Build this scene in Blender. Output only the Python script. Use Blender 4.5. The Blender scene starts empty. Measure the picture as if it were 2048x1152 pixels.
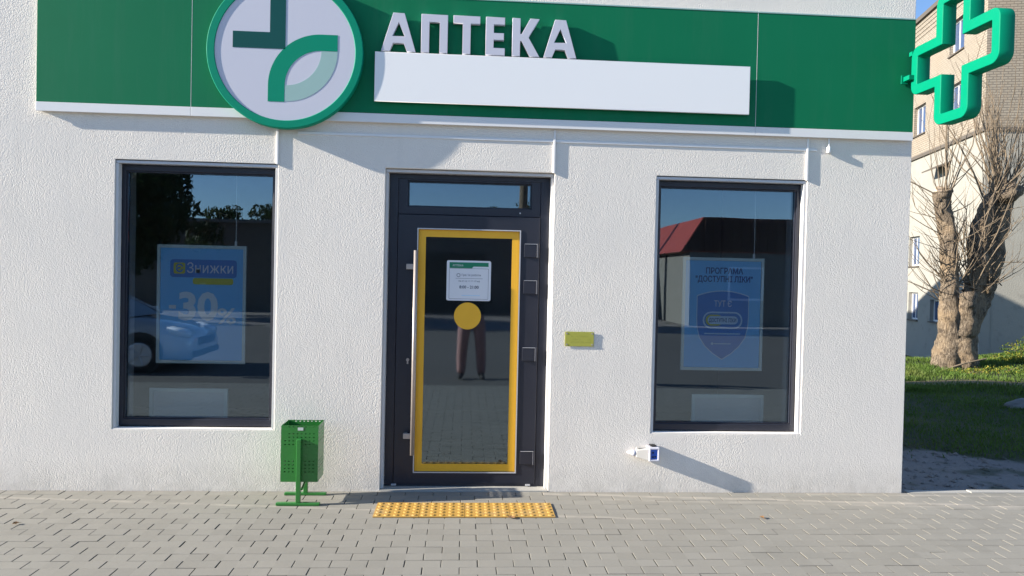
import bpy, bmesh, math, random
from mathutils import Vector, Matrix, Euler, noise as mnoise
R = math.radians
rnd = random.Random(7)
scn = bpy.context.scene
col = scn.collection

# ------------------------------------------------------------------ camera
F_PX, YAW, PIT, ROL, DIST, HEYE = 1468.4, 0.06399, -0.01551, 0.02154, 5.3834, 1.5877
cyw, syw, cpt, spt = math.cos(YAW), math.sin(YAW), math.cos(PIT), math.sin(PIT)
fwd = Vector((syw*cpt, cyw*cpt, spt)); right = Vector((cyw, -syw, 0)); up = right.cross(fwd)
r2 = right*math.cos(ROL) + up*math.sin(ROL); u2 = up*math.cos(ROL) - right*math.sin(ROL)
CAM = Vector((0, -DIST, HEYE))
cd = bpy.data.cameras.new('camera'); cam = bpy.data.objects.new('camera', cd); col.objects.link(cam)
cd.sensor_width = 36; cd.lens = 36*F_PX/2048; cd.clip_start = 0.01; cd.clip_end = 3000
m = Matrix.Identity(4)
for i in range(3):
    m[i][0] = r2[i]; m[i][1] = u2[i]; m[i][2] = -fwd[i]; m[i][3] = CAM[i]
cam.matrix_world = m
scn.camera = cam
scn.render.resolution_x, scn.render.resolution_y = 1024, 576

# ------------------------------------------------------------------ sky, sun, exposure
SUN_AZ, SUN_EL = R(7.0), R(20.6)      # light travels along +x, turned a little towards the wall (+y)
w = bpy.data.worlds.new('World'); scn.world = w; w.use_nodes = True
nt = w.node_tree; bg = nt.nodes['Background']
sky = nt.nodes.new('ShaderNodeTexSky'); sky.sky_type = 'NISHITA'; sky.sun_disc = False
sky.sun_elevation = SUN_EL; sky.sun_rotation = R(270) - SUN_AZ
sky.air_density = 0.8; sky.dust_density = 0.1; sky.ozone_density = 3.5
nt.links.new(sky.outputs[0], bg.inputs[0]); bg.inputs[1].default_value = 0.095
sd = bpy.data.lights.new('sun', 'SUN'); sun = bpy.data.objects.new('sun', sd); col.objects.link(sun)
sd.energy = 5.0; sd.angle = R(0.5); sd.color = (1.0, 0.92, 0.80)
ldir = Vector((math.cos(SUN_AZ)*math.cos(SUN_EL), math.sin(SUN_AZ)*math.cos(SUN_EL), -math.sin(SUN_EL)))
sun.rotation_euler = ldir.to_track_quat('-Z', 'Y').to_euler(); sun.location = (-20, -6, 12)
vs = scn.view_settings; vs.view_transform = 'Standard'; vs.look = 'None'; vs.gamma = 1; vs.use_curve_mapping = False
vs.exposure = 1.30

# ------------------------------------------------------------------ helpers
def link(o, parent=None):
    col.objects.link(o)
    if parent is not None: o.parent = parent
    return o
def tag(o, label=None, cat=None, group=None, kind=None):
    if label: o['label'] = label
    if cat: o['category'] = cat
    if group: o['group'] = group
    if kind: o['kind'] = kind
    return o
def thing(name, label, cat, loc=(0, 0, 0), rz=0, group=None):
    o = bpy.data.objects.new(name, None); link(o); o.location = loc; o.rotation_euler = (0, 0, rz)
    o.empty_display_size = .1
    return tag(o, label, cat, group)

class MB:
    def __init__(s, org=(0, 0, 0)): s.v = []; s.f = []; s.o = Vector(org)
    def add(s, vs, fs):
        n = len(s.v); s.v += [tuple(Vector(v) - s.o) for v in vs]; s.f += [tuple(n+i for i in f) for f in fs]; return s
    def box(s, x0, x1, y0, y1, z0, z1):
        return s.add([(x0,y0,z0),(x1,y0,z0),(x1,y1,z0),(x0,y1,z0),(x0,y0,z1),(x1,y0,z1),(x1,y1,z1),(x0,y1,z1)],
                     [(0,3,2,1),(4,5,6,7),(0,1,5,4),(1,2,6,5),(2,3,7,6),(3,0,4,7)])
    def ring(s, x0, x1, z0, z1, w, y0, y1, wb=None, wt=None):     # rectangular frame facing -y
        wb = w if wb is None else wb; wt = w if wt is None else wt
        a = [(x0,z0),(x1,z0),(x1,z1),(x0,z1)]; b = [(x0+w,z0+wb),(x1-w,z0+wb),(x1-w,z1-wt),(x0+w,z1-wt)]
        vs = [(x,y0,z) for x,z in a] + [(x,y0,z) for x,z in b] + [(x,y1,z) for x,z in a] + [(x,y1,z) for x,z in b]
        fs = []
        for i in range(4):
            j = (i+1) % 4
            fs += [(i,j,4+j,4+i), (8+j,8+i,12+i,12+j), (j,i,8+i,8+j), (4+i,4+j,12+j,12+i)]
        return s.add(vs, fs)
    def tube(s, pts, rad, n=8, caps=True):
        pts = [Vector(p) for p in pts]; k = len(pts)
        rad = rad if isinstance(rad, (list, tuple)) else [rad]*k
        vs = []; fs = []; u = None
        for i, p in enumerate(pts):
            t = (pts[min(i+1, k-1)] - pts[max(i-1, 0)])
            if t.length < 1e-9: t = Vector((0,0,1))
            t.normalize()
            if u is None: u = t.orthogonal().normalized()
            else:
                u = u - t*u.dot(t)
                u = u.normalized() if u.length > 1e-6 else t.orthogonal().normalized()
            w_ = t.cross(u)
            for j in range(n):
                a = 2*math.pi*j/n
                vs.append(p + (u*math.cos(a) + w_*math.sin(a))*rad[i])
        for i in range(k-1):
            for j in range(n):
                j2 = (j+1) % n
                fs.append((i*n+j, i*n+j2, (i+1)*n+j2, (i+1)*n+j))
        if caps: fs += [tuple(range(n-1, -1, -1)), tuple((k-1)*n+j for j in range(n))]
        return s.add(vs, fs)
    def mesh(s, name):
        me = bpy.data.meshes.new(name); me.from_pydata(s.v, [], s.f); me.update(); return me
    def build(s, name, mat, parent=None, smooth=False, bevel=0):
        me = s.mesh(name); me.materials.append(mat)
        if smooth:
            for p in me.polygons: p.use_smooth = True
        o = bpy.data.objects.new(name, me); link(o, parent)
        if bevel:
            b = o.modifiers.new('bevel', 'BEVEL'); b.width = bevel; b.segments = 2; b.limit_method = 'ANGLE'; b.angle_limit = R(40)
        return o

MAP_FRONT = lambda o: (lambda p: Vector((o[0]+p[0], o[1]-p[2], o[2]+p[1])))        # flat shape facing -y
MAP_SIDE = lambda o: (lambda p: Vector((o[0]-p[2], o[1]-p[0], o[2]+p[1])))         # flat shape facing -x
def curve_mesh(cu):
    ob = bpy.data.objects.new('tmp', cu); col.objects.link(ob)
    dg = bpy.context.evaluated_depsgraph_get(); dg.update()
    me = bpy.data.meshes.new_from_object(ob.evaluated_get(dg))
    bpy.data.objects.remove(ob); bpy.data.curves.remove(cu)
    return me
def shape(name, loops, thick, mp, mat, parent, org=(0,0,0), bevel=0):
    """outline(s) with holes, filled and given real thickness; front face at local z=0"""
    cu = bpy.data.curves.new(name, 'CURVE'); cu.dimensions = '2D'; cu.fill_mode = 'BOTH'
    cu.extrude = thick/2 - bevel; cu.bevel_depth = bevel; cu.bevel_resolution = 1
    if bevel: cu.offset = -bevel
    for lp in loops:
        sp = cu.splines.new('POLY'); sp.points.add(len(lp)-1); sp.use_cyclic_u = True
        for i, (x, y) in enumerate(lp): sp.points[i].co = (x, y, 0, 1)
    me = curve_mesh(cu); o3 = Vector(org)
    for v in me.vertices: v.co = mp((v.co.x, v.co.y, v.co.z - thick/2)) - o3
    me.name = name; me.materials.clear(); me.materials.append(mat); me.update()
    return link(bpy.data.objects.new(name, me), parent)
def text(name, body, size, mp, mat, parent, org=(0,0,0), align='CENTER', thick=.0015, bold=0, sx=1.0, fitw=None):
    cu = bpy.data.curves.new(name, 'FONT'); cu.body = body; cu.size = size; cu.align_x = align; cu.extrude = thick/2
    cu.offset = bold; cu.resolution_u = 3
    me = curve_mesh(cu); o3 = Vector(org)
    xs = [v.co.x for v in me.vertices] or [0]
    k = sx if fitw is None else fitw/max(1e-6, max(xs)-min(xs))
    for v in me.vertices: v.co = mp((v.co.x*k, v.co.y, v.co.z - thick/2)) - o3
    me.name = name; me.materials.clear(); me.materials.append(mat); me.update()
    return link(bpy.data.objects.new(name, me), parent)
def rect(x0, x1, y0, y1): return [(x0,y0),(x1,y0),(x1,y1),(x0,y1)]
def rrect(x0, x1, y0, y1, r, n=5):
    out = []
    for cx, cy, a0 in ((x1-r,y0+r,-90),(x1-r,y1-r,0),(x0+r,y1-r,90),(x0+r,y0+r,180)):
        for i in range(n+1):
            a = R(a0 + 90*i/n); out.append((cx+r*math.cos(a), cy+r*math.sin(a)))
    return out
def circ(cx, cy, r, n=64): return [(cx+r*math.cos(2*math.pi*i/n), cy+r*math.sin(2*math.pi*i/n)) for i in range(n)]
def arc(cx, cy, r, a0, a1, n=24): return [(cx+r*math.cos(R(a0+(a1-a0)*i/n)), cy+r*math.sin(R(a0+(a1-a0)*i/n))) for i in range(n+1)]

# ------------------------------------------------------------------ materials
class NM:
    def __init__(s, name):
        s.m = bpy.data.materials.new(name); s.m.use_nodes = True; s.t = s.m.node_tree
        s.b = s.t.nodes['Principled BSDF']; s.out = s.t.nodes['Material Output']
    def n(s, typ, **kw):
        nd = s.t.nodes.new('ShaderNode'+typ)
        for k, v in kw.items():
            if hasattr(nd, k): setattr(nd, k, v)
            else: nd.inputs[k].default_value = v
        return nd
    def l(s, a, b): s.t.links.new(a, b)
    def noise(s, scale, detail=3, rough=.5, co=None):
        nd = s.n('TexNoise'); nd.inputs['Scale'].default_value = scale; nd.inputs['Detail'].default_value = detail
        nd.inputs['Roughness'].default_value = rough
        s.l(co if co is not None else s.pos(), nd.inputs['Vector']); return nd.outputs['Fac']
    def pos(s):
        if not hasattr(s, '_p'): s._p = s.n('NewGeometry').outputs['Position']
        return s._p
    def ramp(s, fac, p0, p1, c0=(0,0,0,1), c1=(1,1,1,1)):
        r = s.n('ValToRGB'); s.l(fac, r.inputs[0]); e = r.color_ramp.elements
        e[0].position = p0; e[1].position = p1; e[0].color = c0; e[1].color = c1; return r.outputs[0]
    def mix(s, fac, a, b, mode='MIX'):
        x = s.n('Mix', data_type='RGBA', blend_type=mode)
        for sock, v in ((x.inputs[0], fac), (x.inputs[6], a), (x.inputs[7], b)):
            if hasattr(v, 'links') or isinstance(v, bpy.types.NodeSocket): s.l(v, sock)
            else: sock.default_value = v if not isinstance(v, tuple) else (v + (1,))[:4]
        return x.outputs[2]
    def math(s, op, a, b=0.0, c=0.0):
        x = s.n('Math', operation=op)
        for i, v in enumerate((a, b, c)):
            if isinstance(v, bpy.types.NodeSocket): s.l(v, x.inputs[i])
            else: x.inputs[i].default_value = v
        return x.outputs[0]
    def bump(s, h, strength, dist):
        b = s.n('Bump'); b.inputs['Strength'].default_value = strength; b.inputs['Distance'].default_value = dist
        s.l(h, b.inputs['Height']); s.l(b.outputs[0], s.b.inputs['Normal']); return b
    def base(s, c):
        if isinstance(c, tuple): s.b.inputs['Base Color'].default_value = (c+(1,))[:4]
        else: s.l(c, s.b.inputs['Base Color'])
        return s
    def set(s, rough=.5, metal=0, spec=.5, coat=0):
        s.b.inputs['Roughness'].default_value = rough; s.b.inputs['Metallic'].default_value = metal
        s.b.inputs['Specular IOR Level'].default_value = spec; s.b.inputs['Coat Weight'].default_value = coat
        return s
def paint(name, c, rough=.45, metal=0, var=.06, scale=9, bump=0, bscale=120, spec=.5, coat=0):
    k = NM(name); f = k.noise(scale, 4)
    lo = tuple(x*(1-var) for x in c); hi = tuple(min(1, x*(1+var)) for x in c)
    k.base(k.mix(f, lo, hi)).set(rough, metal, spec, coat)
    r = k.ramp(k.noise(scale*3, 3), .3, .8, (rough*.85,)*3+(1,), (min(1, rough*1.2),)*3+(1,)); k.l(r, k.b.inputs['Roughness'])
    if bump: k.bump(k.noise(bscale, 3), bump, .002)
    return k.m

def stucco_mat(name, c, strength=.52, dist=.005):
    k = NM(name); p = k.pos()
    big = k.noise(.9, 5, .6); mid = k.noise(6, 4)
    cc = k.mix(big, tuple(x*.93 for x in c), tuple(min(1, x*1.04) for x in c))
    cc = k.mix(k.math('MULTIPLY', k.ramp(mid, .45, .8), .18), cc, tuple(x*.9 for x in c))
    sep = k.n('SeparateXYZ'); k.l(p, sep.inputs[0])
    # splash dirt just above the pavement
    low = k.math('MULTIPLY', k.ramp(sep.outputs[2], .0, .24, (1,1,1,1), (0,0,0,1)), k.ramp(k.noise(9, 6, .75), .30, .66))
    cc = k.mix(k.math('MULTIPLY', low, .6), cc, (.46,.43,.38))
    # faint runs of water below the sign and the window sills
    mp = k.n('Mapping'); k.l(p, mp.inputs[0]); mp.inputs['Scale'].default_value = (7, 7, .35)
    run = k.ramp(k.noise(1.6, 4, .6, mp.outputs[0]), .56, .78)
    cc = k.mix(k.math('MULTIPLY', run, .16), cc, (.52,.50,.47))
    k.base(cc).set(.92, 0, .25)
    v = k.n('TexVoronoi', feature='SMOOTH_F1'); v.inputs['Scale'].default_value = 135; v.inputs['Smoothness'].default_value = .6
    wob = k.n('TexNoise'); wob.inputs['Scale'].default_value = 60; k.l(p, wob.inputs['Vector'])
    ad = k.n('VectorMath', operation='MULTIPLY_ADD'); k.l(wob.outputs['Color'], ad.inputs[0]); ad.inputs[1].default_value = (.012,.012,.012); k.l(p, ad.inputs[2])
    k.l(ad.outputs[0], v.inputs['Vector'])
    h = k.math('ADD', k.math('MULTIPLY', v.outputs['Distance'], -.8), k.math('MULTIPLY', k.noise(95, 4, .6), .9))
    h = k.math('ADD', h, k.math('MULTIPLY', k.noise(5, 2), .35))
    pt = k.ramp(k.noise(1.7, 3, .6), .32, .62, (.45,.45,.45,1), (1.15,1.15,1.15,1))
    h = k.math('MULTIPLY', h, pt)
    mp2 = k.n('Mapping'); k.l(p, mp2.inputs[0]); mp2.inputs['Scale'].default_value = (1, 1, 2.6); mp2.inputs['Rotation'].default_value = (0, .5, 0)
    h = k.math('ADD', h, k.math('MULTIPLY', k.noise(9, 3, .6, mp2.outputs[0]), .45))
    k.bump(h, strength, dist)
    return k.m

def glass_mat(name, fac, tint=(.82,.88,.86), rough=0.0):
    k = NM(name); k.t.nodes.remove(k.b)
    tr = k.n('BsdfTransparent'); tr.inputs[0].default_value = tint + (1,)
    gl = k.n('BsdfGlossy'); gl.inputs['Roughness'].default_value = rough; gl.inputs[0].default_value = (.68,.84,1,1)
    fr = k.n('Fresnel'); fr.inputs[0].default_value = 1.5
    f = k.math('MINIMUM', k.math('ADD', fr.outputs[0], fac), 1.0)
    # very slight waviness of the pane
    b = k.n('Bump'); b.inputs['Strength'].default_value = .04; b.inputs['Distance'].default_value = .01; k.l(k.noise(1.6, 1), b.inputs['Height']); k.l(b.outputs[0], gl.inputs['Normal'])
    mx = k.n('MixShader'); k.l(f, mx.inputs[0]); k.l(tr.outputs[0], mx.inputs[1]); k.l(gl.outputs[0], mx.inputs[2])
    k.l(mx.outputs[0], k.out.inputs[0]); return k.m

WALL = (.82, .772, .705)
M = {}
M['stucco'] = stucco_mat('white_stucco', WALL)
M['bead'] = paint('white_corner_bead', (.82,.81,.80), .6)
M['smooth'] = paint('smooth_white_plaster', (.82,.80,.77), .8, bump=.15, bscale=200)
M['green'] = paint('green_sign_panel', (.006,.172,.078), .6, var=.05, scale=2.5, spec=.10)
k = NM('dusty_green_sign_panel'); c = k.mix(k.noise(2.5, 4), (.006,.163,.073), (.007,.182,.083)); mpd = k.n('Mapping'); k.l(k.pos(), mpd.inputs[0]); mpd.inputs['Scale'].default_value = (9, 9, .8); c = k.mix(k.math('MULTIPLY', k.ramp(k.noise(1.4, 5, .65, mpd.outputs[0]), .5, .8), .10), c, (.10,.20,.15)); k.base(c).set(.6, 0, .10); M['green'] = k.m
M['rim'] = paint('bright_green_rim', (.001,.26,.155), .6, var=.04, spec=.12)
M['crossgreen'] = paint('mint_green_lacquer', (.0,.215,.118), .5, var=.05, spec=.10)
M['acrylic'] = paint('white_acrylic', (.60,.605,.69), .45, var=.015, scale=.8)
M['panelwhite'] = paint('bright_white_panel', (.90,.90,.90), .5, var=.01, scale=.8)
M['teal'] = paint('dark_teal_film', (.006,.082,.080), .6, var=.03, spec=.12)
M['pale'] = paint('pale_teal_film', (.33,.50,.48), .6, var=.03, spec=.15)
M['trim'] = paint('white_lacquered_trim', (.80,.80,.80), .45, var=.03)
M['anth'] = paint('anthracite_aluminium', (.022,.024,.036), .38, var=.12, scale=5, bump=.05, bscale=400)
M['silver'] = paint('silver_shutter_rail', (.60,.60,.62), .42, .3, var=.05)
M['railwhite'] = paint('pale_grey_rail', (.62,.62,.62), .5, var=.04)
M['steel'] = paint('brushed_steel', (.46,.40,.36), .5, .45, var=.05)
M['dark'] = paint('dark_gap', (.012,.012,.013), .8)
M['yellow'] = paint('yellow_safety_film', (.95,.50,.03), .5, var=.05, scale=14)
M['plateyel'] = paint('olive_yellow_acrylic', (.40,.40,.07), .4, var=.05)
M['white'] = paint('white_print', (.80,.80,.82), .5, var=.02)
M['binngreen'] = paint('grass_green_enamel', (.022,.21,.028), .25, var=.08, scale=14, coat=.4)
k = NM('worn_green_enamel'); c = k.mix(k.noise(14, 4), (.024,.175,.030), (.030,.205,.036)); c = k.mix(k.math('MULTIPLY', k.ramp(k.noise(38, 5, .75), .62, .72), .6), c, (.10,.13,.08)); k.base(c).set(.32, 0, .5, .2); M['binngreen'] = k.m
M['sticker'] = paint('pale_sticker', (.55,.6,.55), .5)
M['glass'] = glass_mat('window_glass', .085, (.95,.97,.96))
M['glassd'] = glass_mat('door_glass', .16, (.50,.54,.52), .03)
M['inwall'] = paint('dim_interior_paint', (.32,.31,.28), .8)
M['infloor'] = paint('interior_floor_tile', (.16,.15,.14), .35)
M['poster'] = paint('poster_blue', (.20,.56,.97), .45, var=.04, scale=3)
M['posterdk'] = paint('poster_navy', (.08,.24,.64), .45, var=.03)
M['posterlt'] = paint('poster_pale_blue', (.58,.74,.90), .45, var=.03)
M['posteryel'] = paint('poster_yellow', (.62,.58,.05), .45, var=.03)
M['postercream'] = paint('poster_white_blue', (.80,.88,.95), .45, var=.02)
M['posterink'] = paint('poster_ink', (.02,.05,.22), .45, var=.03)
M['frame'] = paint('pale_poster_frame', (.62,.72,.70), .4, var=.03)
M['board'] = paint('white_board', (.60,.64,.64), .5, var=.03)
M['hdrgreen'] = paint('green_header_print', (.01,.22,.11), .45)
M['ink'] = paint('grey_ink', (.13,.14,.18), .6)
M['sockgrey'] = paint('light_grey_plastic', (.48,.47,.45), .5)
M['sockblue'] = paint('blue_plastic', (.03,.12,.55), .4)
M['cord'] = paint('white_cord', (.7,.7,.68), .7)

def paver_mat(name):
    k = NM(name); sep = k.n('SeparateXYZ'); k.l(k.pos(), sep.inputs[0])
    row = k.math('FLOOR', k.math('DIVIDE', sep.outputs[1], .1))
    par = k.math('MODULO', k.math('ABSOLUTE', row), 2.0)
    colx = k.math('FLOOR', k.math('ADD', k.math('DIVIDE', sep.outputs[0], .2), k.math('MULTIPLY', par, .5)))
    cb = k.n('CombineXYZ'); k.l(row, cb.inputs[0]); k.l(colx, cb.inputs[1])
    wn = k.n('TexWhiteNoise'); k.l(cb.outputs[0], wn.inputs[0])
    c = k.mix(wn.outputs['Value'], (.238,.229,.202), (.268,.258,.229))
    c = k.mix(k.math('MULTIPLY', k.ramp(k.noise(1.1, 5, .6), .35, .75), .35), c, (.29,.272,.236))
    c = k.mix(k.math('MULTIPLY', k.ramp(k.noise(160, 3, .7), .55, .75), .35), c, (.155,.148,.13))
    c = k.mix(k.math('MULTIPLY', k.ramp(k.noise(3.1, 6, .75), .60, .72), .22), c, (.16,.15,.13))
    wallside = k.ramp(sep.outputs[1], -.10, .0); c = k.mix(k.math('MULTIPLY', k.math('MULTIPLY', wallside, k.ramp(k.noise(7, 4), .35, .6)), .5), c, (.36,.32,.26))
    # pale slanting streaks across the stones
    def streak(x0, y0, slope, wd, amt, c, xa, xb):
        yy = k.math('SUBTRACT', sep.outputs[1], k.math('ADD', k.math('MULTIPLY', k.math('SUBTRACT', sep.outputs[0], x0), slope), y0))
        yy = k.math('ADD', yy, k.math('MULTIPLY', k.math('SUBTRACT', k.noise(2.2, 2), .5), .05))
        d = k.math('DIVIDE', k.math('ABSOLUTE', yy), wd)
        f = k.math('SUBTRACT', 1.0, k.math('MINIMUM', d, 1.0))
        inx = k.math('MULTIPLY', k.math('GREATER_THAN', sep.outputs[0], xa), k.math('LESS_THAN', sep.outputs[0], xb))
        f = k.math('MULTIPLY', k.math('MULTIPLY', f, inx), k.math('MULTIPLY', k.ramp(k.noise(6, 3), .25, .55), amt))
        return k.mix(f, c, (.44,.40,.345))
    c = streak(.65, -.05, -.082, .035, .75, c, .6, 6)
    c = streak(1.9, -.02, -.03, .03, .45, c, 2.6, 7)
    c = streak(-3.4, -.14, -.10, .028, .55, c, -4, 1.4)
    c = streak(2.6, -.28, -.06, .04, .35, c, 1.0, 7)
    k.base(c).set(.88, 0, .3)
    k.bump(k.math('ADD', k.noise(260, 4, .7), k.math('MULTIPLY', k.noise(14, 3), .8)), .35, .0022)
    return k.m
M['paver'] = paver_mat('grey_concrete_paver')
M['joint'] = paint('sandy_joint', (.14,.13,.11), .95, var=.3, scale=60, bump=.5, bscale=300)
M['kerb'] = paint('kerb_concrete', (.38,.37,.34), .9, var=.12, scale=12, bump=.4, bscale=200)
def asphalt_mat():
    k = NM('worn_asphalt')
    c = k.mix(k.noise(.35, 5, .6), (.10,.095,.09), (.17,.16,.145)); c = k.mix(k.math('MULTIPLY', k.ramp(k.noise(220, 2), .5, .7), .4), c, (.24,.23,.21))
    k.base(c).set(.9, 0, .3); k.bump(k.noise(240, 3), .5, .004); return k.m
M['asphalt'] = asphalt_mat()
def ground_mat():
    k = NM('grassy_soil'); sep = k.n('SeparateXYZ'); k.l(k.pos(), sep.inputs[0]); x, y = sep.outputs[0], sep.outputs[1]
    gr = k.mix(k.noise(1.3, 5, .65), (.065,.075,.05), (.10,.115,.062)); gr = k.mix(k.math('MULTIPLY', k.ramp(k.noise(8, 4), .5, .75), .5), gr, (.14,.11,.06))
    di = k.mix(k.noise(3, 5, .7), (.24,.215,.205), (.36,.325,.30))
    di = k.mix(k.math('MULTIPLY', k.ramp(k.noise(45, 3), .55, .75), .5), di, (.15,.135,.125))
    wob = k.math('MULTIPLY', k.math('SUBTRACT', k.noise(1.2, 4, .6), .5), 1.2)
    # trodden soil beside the wall, and the narrow worn path across the grass
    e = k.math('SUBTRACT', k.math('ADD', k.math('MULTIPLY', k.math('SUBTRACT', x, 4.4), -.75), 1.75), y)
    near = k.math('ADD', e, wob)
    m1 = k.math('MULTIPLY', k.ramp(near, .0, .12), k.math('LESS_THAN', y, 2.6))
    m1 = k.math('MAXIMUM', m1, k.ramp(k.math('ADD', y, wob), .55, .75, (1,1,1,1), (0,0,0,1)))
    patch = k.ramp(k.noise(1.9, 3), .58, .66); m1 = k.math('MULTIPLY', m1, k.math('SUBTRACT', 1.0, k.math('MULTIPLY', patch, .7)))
    pth = k.math('ABSOLUTE', k.math('SUBTRACT', y, k.math('ADD', k.math('MULTIPLY', wob, .25), 6.35)))
    m2 = k.ramp(pth, .16, .34, (1,1,1,1), (0,0,0,1))
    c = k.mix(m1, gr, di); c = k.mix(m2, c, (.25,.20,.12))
    k.base(c).set(.95, 0, .2); k.bump(k.math('ADD', k.noise(30, 5, .7), k.noise(5, 4)), .8, .03); return k.m
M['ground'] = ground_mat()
def grass_mat(name, a, b):
    k = NM(name); c = k.mix(k.ramp(k.noise(2.2, 5, .7), .38, .62), a, b); c = k.mix(k.math('MULTIPLY', k.ramp(k.noise(.9, 4, .7), .52, .66), .55), c, (.17,.15,.05)); c = k.mix(k.math('MULTIPLY', k.noise(90, 1), .5), c, tuple(x*1.5 for x in b))
    k.base(c).set(.6, 0, .3)
    k.b.inputs['Subsurface Weight'].default_value = 0
    tl = k.n('BsdfTranslucent'); k.l(c, tl.inputs[0]); mx = k.n('MixShader'); mx.inputs[0].default_value = .35
    k.l(k.b.outputs[0], mx.inputs[1]); k.l(tl.outputs[0], mx.inputs[2]); k.l(mx.outputs[0], k.out.inputs[0]); return k.m
M['grass'] = grass_mat('grass_blades', (.05,.11,.015), (.11,.17,.03))
M['weed'] = grass_mat('yellow_green_leaves', (.12,.17,.02), (.30,.27,.035))
M['leafgreen'] = grass_mat('green_leaves', (.035,.08,.012), (.08,.14,.025))
M['needle'] = grass_mat('dark_conifer_leaves', (.012,.028,.010), (.03,.055,.018))
def bark_mat():
    k = NM('pollard_bark'); p = k.pos()
    mp = k.n('Mapping'); k.l(p, mp.inputs[0]); mp.inputs['Scale'].default_value = (1, 1, .22)
    f = k.noise(46, 6, .75, mp.outputs[0])
    c = k.mix(k.ramp(f, .40, .60), (.085,.064,.046), (.40,.32,.235)); c = k.mix(k.math('MULTIPLY', k.ramp(k.noise(2.4, 3), .45, .65), .7), c, (.44,.32,.20))
    c = k.mix(k.math('MULTIPLY', k.ramp(k.noise(7, 4), .55, .7), .7), c, (.07,.055,.045))
    k.base(c).set(.9, 0, .2); k.bump(k.math('ADD', k.math('MULTIPLY', f, 1.6), k.noise(9, 3)), 1.0, .05); return k.m
M['bark'] = bark_mat()
M['cutwood'] = paint('bare_cut_wood', (.52,.40,.28), .8, var=.25, scale=8, bump=.5, bscale=60)
M['twig'] = paint('twig_bark', (.19,.145,.098), .85, var=.35, scale=6)
def brick_mat():
    k = NM('cream_silicate_brick'); tc = k.n('TexCoord'); sep = k.n('SeparateXYZ'); k.l(tc.outputs['Object'], sep.inputs[0])
    cb = k.n('CombineXYZ'); k.l(k.math('ADD', sep.outputs[0], sep.outputs[1]), cb.inputs[0]); k.l(sep.outputs[2], cb.inputs[1])
    br = k.n('TexBrick'); k.l(cb.outputs[0], br.inputs[0]); br.inputs['Scale'].default_value = 1
    br.inputs['Brick Width'].default_value = .26; br.inputs['Row Height'].default_value = .098; br.inputs['Mortar Size'].default_value = .014
    br.inputs['Color1'].default_value = (.325,.285,.232,1); br.inputs['Color2'].default_value = (.285,.248,.200,1); br.inputs['Mortar'].default_value = (.165,.145,.12,1)
    c = k.mix(k.math('MULTIPLY', k.ramp(k.noise(.7, 4), .4, .7), .25), br.outputs[0], (.30,.22,.15))
    k.base(c).set(.9, 0, .2); k.bump(k.math('MULTIPLY', br.outputs['Fac'], -1.0), .6, .02); return k.m
M['brick'] = brick_mat()
def oldstucco():
    k = NM('weathered_cream_render'); c = k.mix(k.noise(.8, 5, .65), (.27,.26,.23), (.33,.32,.285))
    c = k.mix(k.math('MULTIPLY', k.ramp(k.noise(2.1, 5, .7), .55, .72), .55), c, (.19,.18,.165)); k.base(c).set(.95, 0, .2); k.bump(k.noise(25, 4), .4, .02); return k.m
M['oldstucco'] = oldstucco()
M['belt'] = paint('dark_belt_course', (.10,.085,.07), .8)
M['winwhite'] = paint('white_window_plastic', (.7,.7,.7), .4)
M['farglass'] = paint('far_window_glass', (.05,.08,.16), .04, var=.2, spec=.9)
M['concrete'] = paint('grey_concrete', (.22,.21,.20), .9, var=.15, scale=1.5)

# ================================================================== THE SETTING
def hgt(x, y):
    z = -.025
    if y > .1 and x > 3.3: z += .02*math.sin(x*2.1+y*1.3) - .01
    t = min(1, max(0, (y-9.0)/11.0))
    z -= 1.75*t*t*(3-2*t)
    z += .22*math.exp(-((x-12.1)**2/2.2 + (y-9.3)**2/1.2))
    z += .10*math.exp(-((x-9.6)**2/1.8 + (y-8.3)**2/.8))
    return z
xs = [-900,-300,-120,-60,-30,-15,-8,-4,-1,1.5] + [3.0+.4*i for i in range(40)] + [20,24,30,45,80,200,900]
ys = [-900,-300,-120,-60,-30,-12,-6,-3,-1] + [0+.35*i for i in range(64)] + [24,28,35,50,90,200,900]
mb = MB(); nx = len(xs)
mb.add([(x, y, hgt(x, y)) for y in ys for x in xs],
       [(j*nx+i, j*nx+i+1, (j+1)*nx+i+1, (j+1)*nx+i) for j in range(len(ys)-1) for i in range(nx-1)])
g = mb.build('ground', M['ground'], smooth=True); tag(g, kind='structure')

# asphalt yard behind the photographer (seen mirrored in the glass)
a = MB().add([(-45,-16,-.006),(45,-16,-.006),(45,-5.0,-.006),(-45,-5.0,-.006)], [(0,1,2,3)]).build('car_park', M['asphalt']); tag(a, kind='structure')

# pavement: bedding sheet + pavers one by one
PX0, PX1, PYA = -8.0, 9.0, -5.0
pave = MB().box(PX0, PX1, PYA, .0, -.06, -.008).build('pavement', M['joint']); tag(pave, kind='structure')
MB().box(3.40, PX1, .0005, .04, -.06, -.0085).build('bedding', M['joint'], pave)
def paver_geo(L, W, h=.05, c=.004):
    x, y = L/2, W/2
    v = [(-x,-y,-h),(x,-y,-h),(x,y,-h),(-x,y,-h),(-x,-y,-c),(x,-y,-c),(x,y,-c),(-x,y,-c),(-x+c,-y+c,0),(x-c,-y+c,0),(x-c,y-c,0),(-x+c,y-c,0)]
    f = [(8,9,10,11)]
    for i in range(4):
        j = (i+1) % 4; f += [(i,j,4+j,4+i), (4+i,4+j,8+j,8+i)]
    return v, f
pv, pf = paver_geo(.1952, .0972, c=.0016)
pmesh = bpy.data.meshes.new('paver'); pmesh.from_pydata(pv, [], pf); pmesh.materials.append(M['paver']); pmesh.materials.append(M['joint'])
for p in pmesh.polygons: p.material_index = 1 if abs(p.normal.z) < .1 else 0
spots = []
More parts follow.
